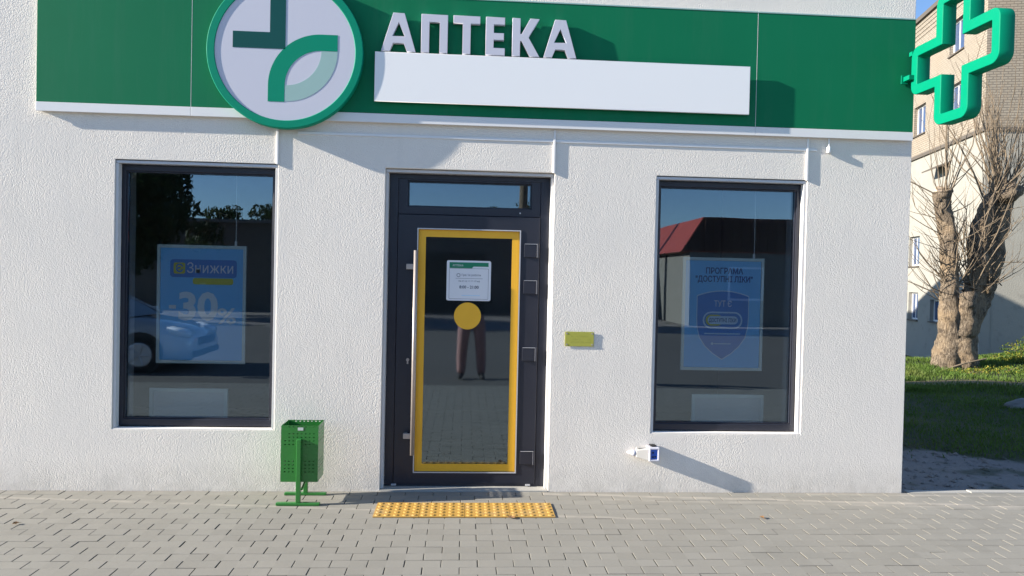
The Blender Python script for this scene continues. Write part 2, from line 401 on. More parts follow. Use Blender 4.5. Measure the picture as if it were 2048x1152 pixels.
TX, TY = -.571, -.288                       # tactile strip, 1.2 x 0.3 m
k = 0
while -(k+1)*.1 >= PYA:
    y = -(k+.5)*.1; off = .1 if k % 2 else 0
    for i in range(int((PX1-PX0)/.2)):
        x = PX0 + .1 + i*.2 + off
        if TX-.02 < x < TX+1.22 and TY-.31 < y < TY+.01 and 0: continue
        spots.append((x, y))
    k += 1
def to_px(p):
    d = Vector(p) - CAM; z = d.dot(fwd)
    return (1024 + F_PX*d.dot(r2)/z, 576 - F_PX*d.dot(u2)/z, z) if z > .1 else (-9999, -9999, z)
vis = []
for s in spots:
    px, py, z = to_px((s[0], s[1], 0))
    if -15 < px < 2063 and py < 1160 and z > 0: vis.append((z, s))
vis.sort(); near = [s for z, s in vis[:300]]; nearset = set(near)
for s in near:
    o = bpy.data.objects.new('paver', pmesh); link(o, pave)
    o.location = (s[0]+rnd.uniform(-.001,.001), s[1]+rnd.uniform(-.0008,.0008), rnd.uniform(-.0012,.0012))
    o.rotation_euler = (rnd.gauss(0,.004), rnd.gauss(0,.004), rnd.gauss(0,.006))
mb = MB()
for s in spots:
    if s in nearset: continue
    q = Euler((rnd.gauss(0,.004), rnd.gauss(0,.004), rnd.gauss(0,.006))).to_matrix(); c = Vector((s[0], s[1], rnd.uniform(-.0012,.0012)))
    mb.add([q @ Vector(v) + c for v in pv], pf)
o = mb.build('paver_field', M['paver'], pave); o.data.materials.append(M['joint'])
for p in o.data.polygons: p.material_index = 1 if abs(p.normal.z) < .1 else 0
tag(o, kind='stuff')
# concrete edging where the paving ends beside the building
kb = MB()
x = 3.42
while x < 9:
    kb.box(x+.003, x+.497, .008, .075, -.15, .004+rnd.uniform(-.002,.002)); x += .5
o = kb.build('kerb', M['kerb'], bevel=.006); tag(o, kind='structure')

# ================================================================== PHARMACY BUILDING
WX0, WX1, WTOP, DEPTH = -6.5, 3.361, 4.25, 5.1
TH = .34
OPEN = {'L': (-2.49, -1.355, .44, 2.36), 'R': (1.403, 2.553, .44, 2.36), 'D': (-.592, .642, -.02, 2.357)}
B = thing('pharmacy_building', 'white stucco single storey pharmacy building with two windows and a glazed door', 'building')
def wall_holes(x0, x1, z0, z1, holes, y0, y1):
    xs = sorted({x0, x1, *[h[0] for h in holes], *[h[1] for h in holes]}); zs = sorted({z0, z1, *[h[2] for h in holes], *[h[3] for h in holes]})
    inside = lambda cx, cz: any(h[0] < cx < h[1] and h[2] < cz < h[3] for h in holes)
    solid = lambda i, j: 0 <= i < len(xs)-1 and 0 <= j < len(zs)-1 and not inside((xs[i]+xs[i+1])/2, (zs[j]+zs[j+1])/2)
    mb = MB()
    for i in range(len(xs)-1):
        for j in range(len(zs)-1):
            if not solid(i, j): continue
            a, b, c, d = xs[i], xs[i+1], zs[j], zs[j+1]
            mb.add([(a,y0,c),(b,y0,c),(b,y0,d),(a,y0,d)], [(0,1,2,3)]); mb.add([(a,y1,c),(b,y1,c),(b,y1,d),(a,y1,d)], [(3,2,1,0)])
            if not solid(i-1, j): mb.add([(a,y0,c),(a,y0,d),(a,y1,d),(a,y1,c)], [(0,1,2,3)])
            if not solid(i+1, j): mb.add([(b,y0,c),(b,y1,c),(b,y1,d),(b,y0,d)], [(0,1,2,3)])
            if not solid(i, j-1): mb.add([(a,y0,c),(a,y1,c),(b,y1,c),(b,y0,c)], [(0,1,2,3)])
            if not solid(i, j+1): mb.add([(a,y0,d),(b,y0,d),(b,y1,d),(a,y1,d)], [(0,1,2,3)])
    return mb
fw = wall_holes(WX0, WX1, -.15, WTOP, list(OPEN.values()), 0, TH)
me = fw.mesh('front_wall'); bm = bmesh.new(); bm.from_mesh(me); bmesh.ops.remove_doubles(bm, verts=bm.verts, dist=1e-5); bm.to_mesh(me); bm.free()
me.materials.append(M['stucco']); fwo = link(bpy.data.objects.new('front_wall', me), B)
bv = fwo.modifiers.new('bevel', 'BEVEL'); bv.width = .006; bv.segments = 2; bv.limit_method = 'ANGLE'
MB().box(WX1-.32, WX1, TH+.0005, DEPTH, -.15, WTOP).build('side_wall', M['stucco'], B)
MB().box(WX0, WX0+.32, TH+.0005, DEPTH, -.15, WTOP).build('side_wall', M['stucco'], B)
MB().box(WX0+.3205, WX1-.3205, DEPTH-.3, DEPTH, -.15, WTOP).build('rear_wall', M['stucco'], B)
MB().box(WX0-.05, WX1+.05, -.05, DEPTH+.05, WTOP+.001, WTOP+.10).build('roof', M['concrete'], B)
MB().box(WX0+.321, WX1-.321, TH+.001, DEPTH-.301, -.15, .012).build('interior_floor', M['infloor'], B)
MB().box(WX0+.321, WX1-.321, TH+.001, DEPTH-.301, 2.75, 2.85).build('interior_ceiling', M['inwall'], B)
MB().box(WX0+.321, WX1-.321, 3.2, 3.3, .0125, 2.749).build('interior_partition', M['inwall'], B)

# thin conduits that carry the shutter cables down to the openings
for key in 'LDR':
    x0, x1, z0, z1 = OPEN[key]
    MB().box(x1-.014, x1+.001, -.0125, -.0004, z1-.004, 2.671).build('shutter_conduit', M['bead'], B, bevel=.002)
def window(key, label):
    x0, x1, z0, z1 = OPEN[key]
    w_ = MB().ring(x0+.014, x1-.014, z0+.012, z1-.028, .034, .066, .136, wb=.052, wt=.042).build('window', M['anth'], B, bevel=.004); w_['label'] = label
    MB().ring(x0+.0485, x1-.0485, z0+.0645, z1-.0705, .009, .076, .090).build('glazing_bead', M['anth'], w_, bevel=.002)
    MB().box(x0+.0488, x1-.0488, .094, .110, z0+.0648, z1-.0708).build('pane', M['glass'], w_)
    for xa, xb in ((x0+.001, x0+.021), (x1-.021, x1-.001)):
        MB().box(xa, xb, .008, .060, z0+.008, z1-.027).build('shutter_rail', M['railwhite'], w_, bevel=.002)
    MB().box(x0+.001, x1-.001, .010, .062, z1-.0255, z1-.0035).build('shutter_slat', M['silver'], w_, bevel=.003)
    MB().box(x0+.002, x1-.002, .004, .140, z1-.003, z1+.0015).build('shutter_slot', M['dark'], w_)
    MB().box(x0+.002, x1-.002, .0015, .065, z0+.0005, z0+.007).build('sill', M['smooth'], w_, bevel=.002)
    return w_
window('L', 'tall fixed window left of the door with a dark frame')
window('R', 'tall fixed window right of the door with a dark frame')

# ---- entrance door
x0, x1, z0, z1 = OPEN['D']
D = MB().ring(x0+.012, x1-.012, .014, z1-.026, .075, .100, .175, wb=.02, wt=.035).build('entrance_door', M['anth'], B, bevel=.003)
D['label'] = 'dark glazed entrance door with yellow edging round the glass'
YD = .108
# transom light
MB().ring(x0+.0875, x1-.0875, 2.035, z1-.0615, .068, .106, .170, wb=.058, wt=.012).build('transom_frame', M['anth'], D, bevel=.003)
MB().box(x0+.156, x1-.156, .138, .154, 2.0935, z1-.074).build('transom_pane', M['glass'], D)
MB().ring(x0+.1558, x1-.1558, 2.0932, z1-.0738, .009, .126, .137).build('glazing_bead', M['anth'], D)
# leaf
LX0, LX1, LZ0, LZ1 = x0+.0875, x1-.0875, .0345, 2.0315
MB().ring(LX0+.002, LX1-.002, LZ0, LZ1, .150, .094, .165, wb=.085, wt=.105).build('leaf', M['anth'], D, bevel=.003)
GX0, GX1, GZ0, GZ1 = LX0+.152, LX1-.152, LZ0+.085, LZ1-.105
MB().box(GX0, GX1, .118, .136, GZ0, GZ1).build('pane', M['glassd'], D)
MB().ring(GX0+.0008, GX1-.0008, GZ0+.0008, GZ1-.0008, .055, .1095, .1172).build('safety_border', M['yellow'], D)
MB().ring(GX0-.007, GX1+.007, GZ0-.007, GZ1+.007, .0075, .0885, .0938).build('glazing_bead', M['silver'], D)
shape('safety_dot', [circ(0, 0, .101, 48)], .0015, MAP_FRONT((.023, .1160, 1.286)), M['yellow'], D)
MB().tube([(-.365,.035,1.765),(-.365,.035,.258)], .0155, 14).build('pull_handle', M['steel'], D, smooth=True)
for z in (1.645, .398):
    h = MB().box(-.432,-.352,.030,.043, z-.020, z+.020); h.box(-.432,-.406,.0435,.0935, z-.018, z+.018)
    h.build('handle_bracket', M['steel'], D, bevel=.003)
MB().tube([(-.413,.0935,.955),(-.413,.082,.955)], .012, 12).build('lock_cylinder', M['steel'], D)
MB().box(-.4185,-.4075,.0815,.0935,.925,.944).build('keyhole_cover', M['steel'], D)
for za in (1.785, 1.512, 1.010, .232):
    h = MB().box(.436,.530,.080,.0935, za-.05, za+.05).build('hinge', M['anth'], D, bevel=.002)
    MB().tube([(.540,.078,za-.052),(.540,.078,za+.052)], .0095, 10).build('hinge_barrel', M['anth'], D)
    MB().box(.531,.5335,.074,.0785, za-.05, za+.05).build('hinge_edge', M['silver'], D)
    MB().box(.440,.532,.0765,.0798, za+.0468, za+.0498).build('hinge_cap', M['silver'], D)
MB().tube([(.40,.10,2.062),(.40,.094,2.062)], .006, 8).build('closer_screw', M['silver'], D)
for xx in (-.50, .50): MB().box(xx-.018, xx+.018, .086, .0995, .018, .030).build('drain_cap', M['silver'], D)
for xa, xb in ((x0+.001, x0+.021), (x1-.021, x1-.001)):
    MB().box(xa, xb, .030, .096, .012, z1-.027).build('shutter_rail', M['railwhite'], D, bevel=.002)
MB().box(x0+.001, x1-.001, .032, .098, z1-.0255, z1-.0035).build('shutter_slat', M['silver'], D, bevel=.003)
MB().box(x0+.002, x1-.002, .0335, .176, z1-.003, z1+.0015).build('shutter_slot', M['dark'], D)
MB().box(x0+.002, x1-.002, -.004, .335, -.06, .011).build('threshold', M['kerb'], D, bevel=.003)

# ================================================================== FASCIA SIGN
SX0, SX1, SZ0, SZM, SZ1, SY = -3.017, 3.345, 2.6755, 2.740, 3.582, -.0335
S = thing('fascia_sign', 'long green pharmacy sign with white letters and round logo above the windows', 'shop sign', (SX0, 0, SZ0)); so = (SX0, 0, SZ0)
MB(so).box(SX0+.012, SX1-.012, SY+.006, -.0005, SZ0+.008, SZ1-.008).build('backing_frame', M['trim'], S)
JX = [SX0, -1.962, .11, 2.129, SX1]
for i in range(4):
    if i == 1: xa, xb = JX[1], JX[3]
    elif i == 2: continue
    else: xa, xb = JX[i], JX[i+1]
    MB(so).box(xa+.0015, xb-.0015, SY, SY+.0055, SZM+.001, SZ1).build('panel', M['green'], S, bevel=.0015)
    MB(so).box(xa+.0015, xb-.0015, SY-.004, SY+.0055, SZ0, SZM-.001).build('bottom_trim', M['trim'], S, bevel=.0015)
    MB(so).box(xa+.0015, xb-.0015, SY-.003, SY+.0055, SZ1+.0005, SZ1+.009).build('top_trim', M['pale'], S)
# letters
LZB, LH, LY = 3.177, .2727, -.0785
def letter(loops, x):
    return shape('letter', loops, .034, MAP_FRONT((x, LY, LZB)), M['acrylic'], S, so, bevel=.002)
st = .058
def letA(wd): 
    c = wd/2; a = .040
    tz = .072; t2 = .118
    return [[(0,0),(.062,0),(.062+.024,.058),(wd-.086,.058),(wd-.062,0),(wd,0),(c+a,LH),(c-a,LH)],
            [(c-.044,.108),(c,.205),(c+.044,.108)]]
letter(letA(.246), -.632)
letter([[(0,0),(st,0),(st,LH-.055),(.189-st,LH-.055),(.189-st,0),(.189,0),(.189,LH),(0,LH)]], -.349)
letter([[(.067,0),(.125,0),(.125,LH-.055),(.192,LH-.055),(.192,LH),(0,LH),(0,LH-.055),(.067,LH-.055)]], -.121)
letter([[(0,0),(.139,0),(.139,.053),(st,.053),(st,.110),(.131,.110),(.131,.160),(st,.160),(st,LH-.053),(.137,LH-.053),(.137,LH),(0,LH)]], .112)
letter([[(0,0),(st,0),(st,.108),(.068,.108),(.128,0),(.199,0),(.118,.137),(.196,LH),(.128,LH),(.068,.160),(st,.160),(st,LH),(0,LH)]], .303)
letter(letA(.240), .531)
# blank white panel added in place of the unknown second row of letters
shape('added_blank_panel', [rect(0, 2.735, 0, .352)], .018, MAP_FRONT((-.673, LY, 2.818)), M['panelwhite'], S, so, bevel=.002)
for i in range(6):
    for zz in (2.86, 3.08): MB(so).box(-.55+i*.49, -.51+i*.49, LY+.0185, SY-.0005, zz, zz+.04).build('blank_panel_bracket', M['trim'], S)
for xc in (-.50,-.315,-.024,.138,.326,.640): MB(so).box(xc-.008, xc+.008, LY+.0345, SY-.0005, LZB+.225, LZB+.243).build('letter_stud', M['trim'], S)
for xj in (JX[1], JX[3]): MB(so).box(xj-.0012, xj+.0012, SY-.0005, SY+.005, SZ0+.002, SZ1-.002).build('joint_highlight_strip', M['trim'], S)  # white strips paint in the sunlit edge of each panel joint
# round logo
CX, CZ, CR, CY = -1.297, 3.142, .5425, -.098
disc = shape('logo_disc', [circ(0,0,CR,96), circ(0,0,.4875,96)], .064, MAP_FRONT((CX, CY, CZ)), M['rim'], S, so, bevel=.004)
shape('logo_face', [circ(0,0,.4873,96)], .052, MAP_FRONT((CX, CY+.006, CZ)), M['acrylic'], disc, so)
ey = CY+.0058
ES = 1.02
sc = lambda lp: [(a_*ES, b_*ES) for a_, b_ in lp]
shape('emblem', [sc([(-.106,.125),(-.356,.125),(-.356,.013),(0,.013),(0,.372),(-.106,.372)])], .0016, MAP_FRONT((CX, ey-.0016, CZ)), M['teal'], disc, so)
ccx, ccz = CX*0 + .246, -.237
green_arc = [(-.114,-.350)] + arc(ccx, ccz, .360, 180, 90) + [(.356,.123),(.356,.010)] + arc(ccx, ccz, .247, 90, 180) + [(-.001,-.350)]
shape('emblem', [sc(green_arc)], .0016, MAP_FRONT((CX, ey-.0016, CZ)), M['rim'], disc, so)
pale_arc = arc(.003, .008, .354, 0, -90) + arc(.003, .008, .243, -90, 0)
shape('emblem', [sc(pale_arc)], .0012, MAP_FRONT((CX, ey-.0012, CZ)), M['pale'], disc, so)

# ================================================================== PROJECTING CROSS SIGN
cx_, cyc, czc = 3.29, -.533, 3.172
Q = thing('cross_sign', 'projecting bright green outlined cross sign at the corner of the building', 'sign', (cx_, -.05, czc)); qo = (cx_, -.05, czc)
def cross(Ra, a, r, rin):
    pts = []
    def corner(px, py, sx, sy, rr, n=6):     # rounded convex corner, direction given by quadrant
        return px, py
    base = [(a,-Ra),(a,-a),(Ra,-a),(Ra,a),(a,a),(a,Ra),(-a,Ra),(-a,a),(-Ra,a),(-Ra,-a),(-a,-a),(-a,-Ra)]
    out = []; n = len(base)
    for i, p in enumerate(base):
        p0 = Vector(base[i-1]); p1 = Vector(p); p2 = Vector(base[(i+1) % n])
        d0 = (p0-p1).normalized(); d1 = (p2-p1).normalized(); conv = (p1-p0).x*(p2-p1).y-(p1-p0).y*(p2-p1).x > 0
        rr = r if conv else rin
        if rr <= 0: out.append(tuple(p1)); continue
        c = p1 + (d0+d1)*rr
        for s_ in range(7):
            t = s_/6*math.pi/2
            out.append(tuple(c - d1*rr*math.cos(t) - d0*rr*math.sin(t)))
    return out
shape('cross_frame', [cross(.455,.176,.070,.004), cross(.383,.104,.010,.004)], .100, MAP_SIDE((cx_, cyc, czc)), M['crossgreen'], Q, qo, bevel=.004)
br = MB(qo).box(cx_-.055, cx_+.0, SY-.012, SY-.0045, 3.095, 3.16); br.box(cx_-.04, cx_-.012, -.100, SY-.0125, 3.112, 3.146)
br.box(cx_-.04, cx_+.02, -.118, -.1005, 3.112, 3.146)
br.build('bracket', M['crossgreen'], Q, bevel=.002)
br = MB(qo).box(cx_-.0, cx_+.035, -.085, SY-.0125, 3.30, 3.33).build('bracket', M['crossgreen'], Q)

# ================================================================== SMALL THINGS ON THE WALL
o = MB().box(-1.22, 2.62, -.0075, -.0005, 2.579, 2.598).build('cable_trunking', M['trim'], bevel=.002)
tag(o, 'thin white cable trunking running along the wall under the sign', 'cable trunking')
t = thing('wall_sensor', 'small white sensor hanging under the right end of the sign', 'sensor', (2.703, -.018, 2.60))
MB((2.703,-.018,2.60)).tube([(2.703,-.018,2.675),(2.703,-.018,2.612)], .006, 8).build('stem', M['trim'], t)
MB((2.703,-.018,2.60)).tube([(2.703,-.018,2.612),(2.703,-.018,2.606),(2.703,-.018,2.570),(2.703,-.018,2.564)], [.012,.0165,.0165,.011], 12).build('housing', M['trim'], t, smooth=True)

po = (.8515, 0, 1.137)
t = thing('tactile_plate', 'small yellow plate on standoffs on the wall right of the door', 'sign', po)
MB(po).box(.744,.959,-.0085,-.0055,1.083,1.191).build('plate', M['plateyel'], t, bevel=.002)
for xx in (.757,.946):
    for zz in (1.096,1.178):
        MB(po).tube([(xx,0,zz),(xx,-.0052,zz)], .006, 10).build('standoff', M['steel'], t); MB(po).tube([(xx,-.0088,zz),(xx,-.0105,zz)], .0065, 10).build('screw_cap', M['steel'], t)
dt = MB(po)
for rr in range(3):
    for c in range(14):
        if rnd.random() < .7: dt.tube([(.785+c*.011,-.0087,1.160-rr*.022),(.785+c*.011,-.0096,1.160-rr*.022)], .0022, 6)
o = dt.build('braille_dot', M['plateyel'], t); tag(o, kind='stuff')

ko = (1.40, 0, .30)
t = thing('wall_socket', 'grey outdoor power socket with blue face low on the wall under the right window', 'power socket', ko)
MB(ko).add([(1.285,-.015,.268),(1.374,-.004,.250),(1.374,-.004,.345),(1.285,-.015,.335),(1.285,-.058,.275),(1.374,-.078,.252),(1.374,-.078,.344),(1.285,-.058,.328)],
           [(0,3,2,1),(4,5,6,7),(0,1,5,4),(1,2,6,5),(2,3,7,6),(3,0,4,7)]).build('housing', M['sockgrey'], t, bevel=.006)
MB(ko).tube([(1.2845,-.035,.302),(1.262,-.035,.303),(1.255,-.035,.304),(1.222,-.035,.308)], [.024,.022,.014,.007], 12).build('cable_gland', M['acrylic'], t, smooth=True)
MB(ko).ring(1.3745,1.452,.252,.352,.013,-.092,-.0005).build('flange', M['acrylic'], t, bevel=.004)
MB(ko).box(1.389,1.4375,-.082,-.02,.2655,.3385).build('socket_face', M['sockblue'], t)
for xx, zz in ((1.405,.315),(1.422,.285),(1.405,.283)): MB(ko).tube([(xx,-.0822,zz),(xx,-.085,zz)], .0065, 10).build('socket_hole', M['dark'], t)
MB(ko).box(1.389,1.4375,-.087,-.0825,.292,.300).build('face_rib', M['sockblue'], t)
MB(ko).box(1.392,1.436,-.060,-.006,.3565,.3625).build('lid_hinge', M['blackplastic'] if 'blackplastic' in M else M['dark'], t)
MB(ko).box(1.292,1.352,-.050,-.018,.3395,.3445).build('housing_rib', M['sockgrey'], t)

# opening hours sign on the door glass
ho = (.027, .115, 1.40)
t = thing('opening_hours_sign', 'white rounded opening hours plate with green header on the door glass', 'sign', ho)
shape('plate', [rrect(-.165,.165,0,.300,.014)], .004, MAP_FRONT((.027,.1125,1.400)), M['white'], t, ho)
f = MAP_FRONT((.027,.1118,1.400))
shape('header', [[(-.145,.243),(.022,.243),(.034,.256),(.146,.256),(.146,.286),(-.145,.286)]], .0007, f, M['hdrgreen'], t, ho)
shape('border_line', [rrect(-.146,.147,.012,.2420,.006), rrect(-.144,.145,.014,.2400,.005)], .0006, f, M['ink'], t, ho)
f2 = MAP_FRONT((.027,.1112,1.400))
text('lettering', 'АПТЕКА', .020, MAP_FRONT((-.055,.1110,1.656)), M['white'], t, ho, thick=.0006)
text('lettering', 'Графік роботи', .021, MAP_FRONT((.045,.1118,1.585)), M['ink'], t, ho, thick=.0006)
text('lettering', 'пн вт ср чт пт сб нд', .017, MAP_FRONT((.030,.1118,1.542)), M['ink'], t, ho, thick=.0006)
text('lettering', '8:00 - 21:00', .030, MAP_FRONT((.030,.1118,1.492)), M['ink'], t, ho, thick=.0006, bold=.0008)
shape('clock_icon', [circ(-.077,.190,.014,24), circ(-.077,.190,.0105,24)], .0006, f, M['ink'], t, ho)
shape('rule_line', [rect(-.098,.105,.1655,.1675)], .0006, f, M['ink'], t, ho)
shape('rule_line', [rect(-.052,.085,.036,.0425)], .0006, f, M['posterlt'], t, ho)

# ================================================================== POSTERS AND BOARDS INSIDE THE WINDOWS
def poster(xa, xb, za, zb, label, cordx):
    og = (xa, .30, za); t = thing('poster', label, 'poster', og)
    MB(og).ring(xa, xb, za, zb, .024, .292, .312).build('poster_frame', M['frame'], t, bevel=.002)
    MB(og).box(xa+.0245, xb-.0245, .300, .308, za+.0245, zb-.0245).build('sheet', M['poster'], t)
    MB(og).tube([(cordx-.004,.302,2.42),(cordx,.302,zb+.06),(cordx-.006,.302,zb+.0005)], .0028, 6).build('cord', M['cord'], t)
    MB(og).box(cordx-.010,cordx+.006,.298,.306,zb+.0008,zb+.035).build('cord_clip', M['cord'], t)
    return t, og
YP = .2998
t, og = poster(-2.312,-1.655,.880,1.774, 'blue poster offering a 30 percent discount hung inside the left window', -1.735)
fm = lambda x, z, y=YP: MAP_FRONT((x, y, z))
xa, za = -2.312, .880
shape('title_panel', [rrect(.095,.585,.650,.785,.022)], .0012, fm(xa, za, YP-.0015), M['posterdk'], t, og)
shape('title_square', [rrect(.120,.205,.676,.760,.014)], .0010, fm(xa, za, YP-.0030), M['posteryel'], t, og)
shape('subtitle_bar', [rrect(.262,.560,.598,.646,.016)], .0012, fm(xa, za, YP-.0015), M['posteryel'], t, og)
text('lettering', 'Є', .082, fm(xa+.163, za+.690, YP-.0045), M['posterdk'], t, og, thick=.001, bold=.002)
text('lettering', 'Знижки', .108, fm(xa+.390, za+.684, YP-.0030), M['white'], t, og, thick=.001, fitw=.340)
text('lettering', '-', .16, fm(xa+.115, za+.390, YP-.0015), M['white'], t, og, thick=.001, bold=.006)
text('lettering', '30', .285, fm(xa+.300, za+.335, YP-.0015), M['postercream'], t, og, thick=.001, bold=.010, fitw=.29)
text('lettering', '%', .165, fm(xa+.515, za+.305, YP-.0015), M['postercream'], t, og, thick=.001, bold=.003, fitw=.14)

t, og = poster(1.707,2.363,.881,1.772, 'blue poster with a shield emblem hung inside the right window', 2.281)
xa, za = 1.707, .881
text('lettering', 'ПРОГРАМА', .064, fm(xa+.335, za+.765, YP-.0015), M['posterink'], t, og, thick=.001, bold=.0015, fitw=.30)
text('lettering', '"ДОСТУПНІ ЛІКИ"', .064, fm(xa+.335, za+.700, YP-.0015), M['posterink'], t, og, thick=.001, bold=.0015, fitw=.46)
def shield(k):
    cx, cz = .330, .36
    pts = []
    for i in range(13):
        u = -1 + 2*i/12; pts.append((cx+.205*k*u, cz+ (.225 + .040*(1-u*u))*k))
    right_ = [(cx+.205*k*a, cz+b*k) for a, b in ((1.0,.05),(.98,-.02),(.88,-.10),(.66,-.165),(.36,-.222))]
    return pts + right_ + [(cx, cz-.268*k)] + [(2*cx-x, z) for x, z in reversed(right_)]
shape('shield', [shield(1.0)], .0010, fm(xa, za, YP-.0014), M['posterdk'], t, og)
shape('shield_outline', [shield(1.03), shield(1.0005)], .0012, fm(xa, za, YP-.0016), M['posterlt'], t, og)
text('lettering', 'ТУТ Є', .066, fm(xa+.330, za+.505, YP-.0030), M['white'], t, og, thick=.001, fitw=.140)
shape('capsule', [rrect(.170,.490,.330,.465,.066), rrect(.182,.478,.342,.453,.055)], .0010, fm(xa, za, YP-.0030), M['posterlt'], t, og)
shape('capsule', [rrect(.194,.330,.354,.441,.042)], .0008, fm(xa, za, YP-.0028), M['posteryel'], t, og)
shape('capsule_window', [rrect(.210,.452,.366,.430,.030)], .0008, fm(xa, za, YP-.0038), M['posterlt'], t, og)
text('lettering', 'ДОСТУПНІ ЛІКИ', .042, fm(xa+.330, za+.383, YP-.0050), M['posterink'], t, og, thick=.001, fitw=.220, bold=.0008)
shape('text_line', [rect(.185,.475,.286,.296)], .0008, fm(xa, za, YP-.0028), M['posterlt'], t, og)
shape('text_line', [rect(.265,.400,.208,.215)], .0008, fm(xa, za, YP-.0028), M['posterlt'], t, og)
shape('dot_icon', [circ(.250,.212,.011,16)], .0008, fm(xa, za, YP-.0028), M['posterlt'], t, og)

for xa, xb, lab in ((-2.385,-1.800,'white board standing at the foot of the left window'), (1.827,2.416,'white board standing at the foot of the right window')):
    og = (xa, .37, .30); t = thing('display_board', lab, 'board', og)
    MB(og).ring(xa, xb, .30, .680, .028, .362, .384).build('board_frame', M['frame'], t, bevel=.002)
    MB(og).box(xa+.0285, xb-.0285, .368, .380, .3285, .6515).build('board_panel', M['board'], t)
    MB(og).box(xa+.1, xb-.1, .385, .52, .012, .36).build('board_stand', M['inwall'], t)

# ================================================================== LITTER BIN
bo = (-1.103, -.20, 0)
t = thing('litter_bin', 'green perforated metal litter bin on a post stand between left window and door', 'litter bin', bo)
BX0, BX1, BY0, BY1, BZ0, BZ1 = -1.229, -.978, -.312, -.1085, .155, .540
def perf(w_, h_, rows):
    lp = [rect(0, w_, 0, h_)]
    for z, xs_ in rows:
        for x in xs_: lp.append(rect(x-.0058, x+.0058, z-.0034, z+.0034))
    return lp
c7 = [.028+.0275*i for i in range(8)]
fr_rows = [(.376,c7[1:])] + [(z,c7[(1 if i<2 else 0):]) for i, z in enumerate((.330,.306,.281,.256))] + [(z,c7) for z in (.142,.117,.093,.069)]
fr_rows = [(z, [x for x in xs_ if not (.098 < x < .130 and z < .30)]) for z, xs_ in fr_rows]
shape('front_panel', perf(.251,.385,fr_rows), .0025, MAP_FRONT((BX0,BY0,BZ0)), M['binngreen'], t, bo)
shape('rear_panel', perf(.251,.385,fr_rows), .0025, MAP_FRONT((BX0,BY1-.0025,BZ0)), M['binngreen'], t, bo)
sd_rows = [(z, [.02+.0265*i for i in range(7)]) for z in (.35,.325,.30,.275,.142,.117,.093,.069)]
shape('side_panel', perf(.198,.384,sd_rows), .0025, MAP_SIDE((BX0,BY1-.003,BZ0)), M['binngreen'], t, bo)
shape('side_panel', perf(.198,.384,sd_rows), .0025, MAP_SIDE((BX1-.0025,BY1-.003,BZ0)), M['binngreen'], t, bo)
MB(bo).box(BX0+.003,BX1-.003,BY0+.003,BY1-.003,BZ0+.001,BZ0+.0035).build('bottom_panel', M['binngreen'], t)
for ya, yb in ((-.345,-.3125), (-.108,-.078)):
    MB(bo).box(-1.118,-1.088,ya,yb,.0205,.452).build('post', M['binngreen'], t, bevel=.003)
    MB(bo).box(-1.250,-.957,ya-.002,yb+.002,.0015,.020).build('foot', M['binngreen'], t, bevel=.003)
MB(bo).tube([(-1.087,-.30,.10),(-1.082,-.11,.16)], .008, 8).build('brace', M['binngreen'], t)
MB(bo).box(-1.117,-1.080,-.3138,-.3125,.508,.528).build('sticker', M['sticker'], t)

# ================================================================== TACTILE STRIP
t = thing('tactile_paving', 'strip of yellow studded tactile tiles on the pavement in front of the door', 'tactile paving', (TX+.6, TY-.15, 0))
mb = MB().box(-.1485,.1485,-.1485,.1485,.0015,.0075)
for i in range(5):
    for j in range(5):
        x, y = -.12+.06*i, -.12+.06*j
        mb.tube([(x,y,.0076),(x,y,.0105),(x,y,.0128)], [.0185,.0165,.011], 10)
k = NM('yellow_tactile_rubber')
c = k.mix(k.noise(14, 4), (.44,.245,.045), (.54,.325,.08)); c = k.mix(k.math('MULTIPLY', k.ramp(k.noise(5, 5, .7), .5, .75), .5), c, (.36,.30,.20)); k.base(c).set(.6, 0, .4); M['tactile'] = k.m
tm = mb.mesh('tile'); tm.materials.append(M['tactile'])
for i in range(4):
    o = bpy.data.objects.new('tile', tm); link(o, t); o.location = (-.45+.3*i, 0, rnd.uniform(0,.001))

# fallen leaves
M['deadleaf'] = paint('dry_leaf', (.22,.12,.05), .8, var=.3, scale=40)
def leaf(x, y, s, rz, label):
    mb = MB(); n = 9; top = []
    out = [(math.sin(math.pi*i/n)*.42*s*(1+.25*math.sin(i*2.5)), (i/n-.5)*s) for i in range(n+1)]
    vs_ = [(0, p[1], .004+.012*abs(p[1]/s)) for p in out] + [(p[0], p[1], .006+.020*p[0]/s+.01*abs(p[1]/s)) for p in out] + [(-p[0], p[1], .006+.024*p[0]/s) for p in out]
    fs = []
    for i in range(n): fs += [(i, n+1+i, n+2+i, i+1), (i, i+1, 2*n+3+i, 2*n+2+i)]
    mb.add(vs_, fs); mb.tube([(0,-.5*s,.006),(.1*s,-.8*s,.006)], .0012, 5)
    o = mb.build('fallen_leaf', M['deadleaf']); o.location = (x, y, .002); o.rotation_euler = (0, 0, rz); tag(o, label, 'leaf', 'fallen leaves on the pavement')
    sm = o.modifiers.new('solid', 'SOLIDIFY'); sm.thickness = .0008
leaf(.335, -.606, .05, 1.2, 'dry brown leaf at the front edge of the yellow tactile strip')
leaf(2.02, -.60, .035, .4, 'dry leaf lying alone on the grey pavers right of the door')
leaf(-2.72, -.72, .035, 2.4, 'pale dry leaf lying on the pavers below the left window')
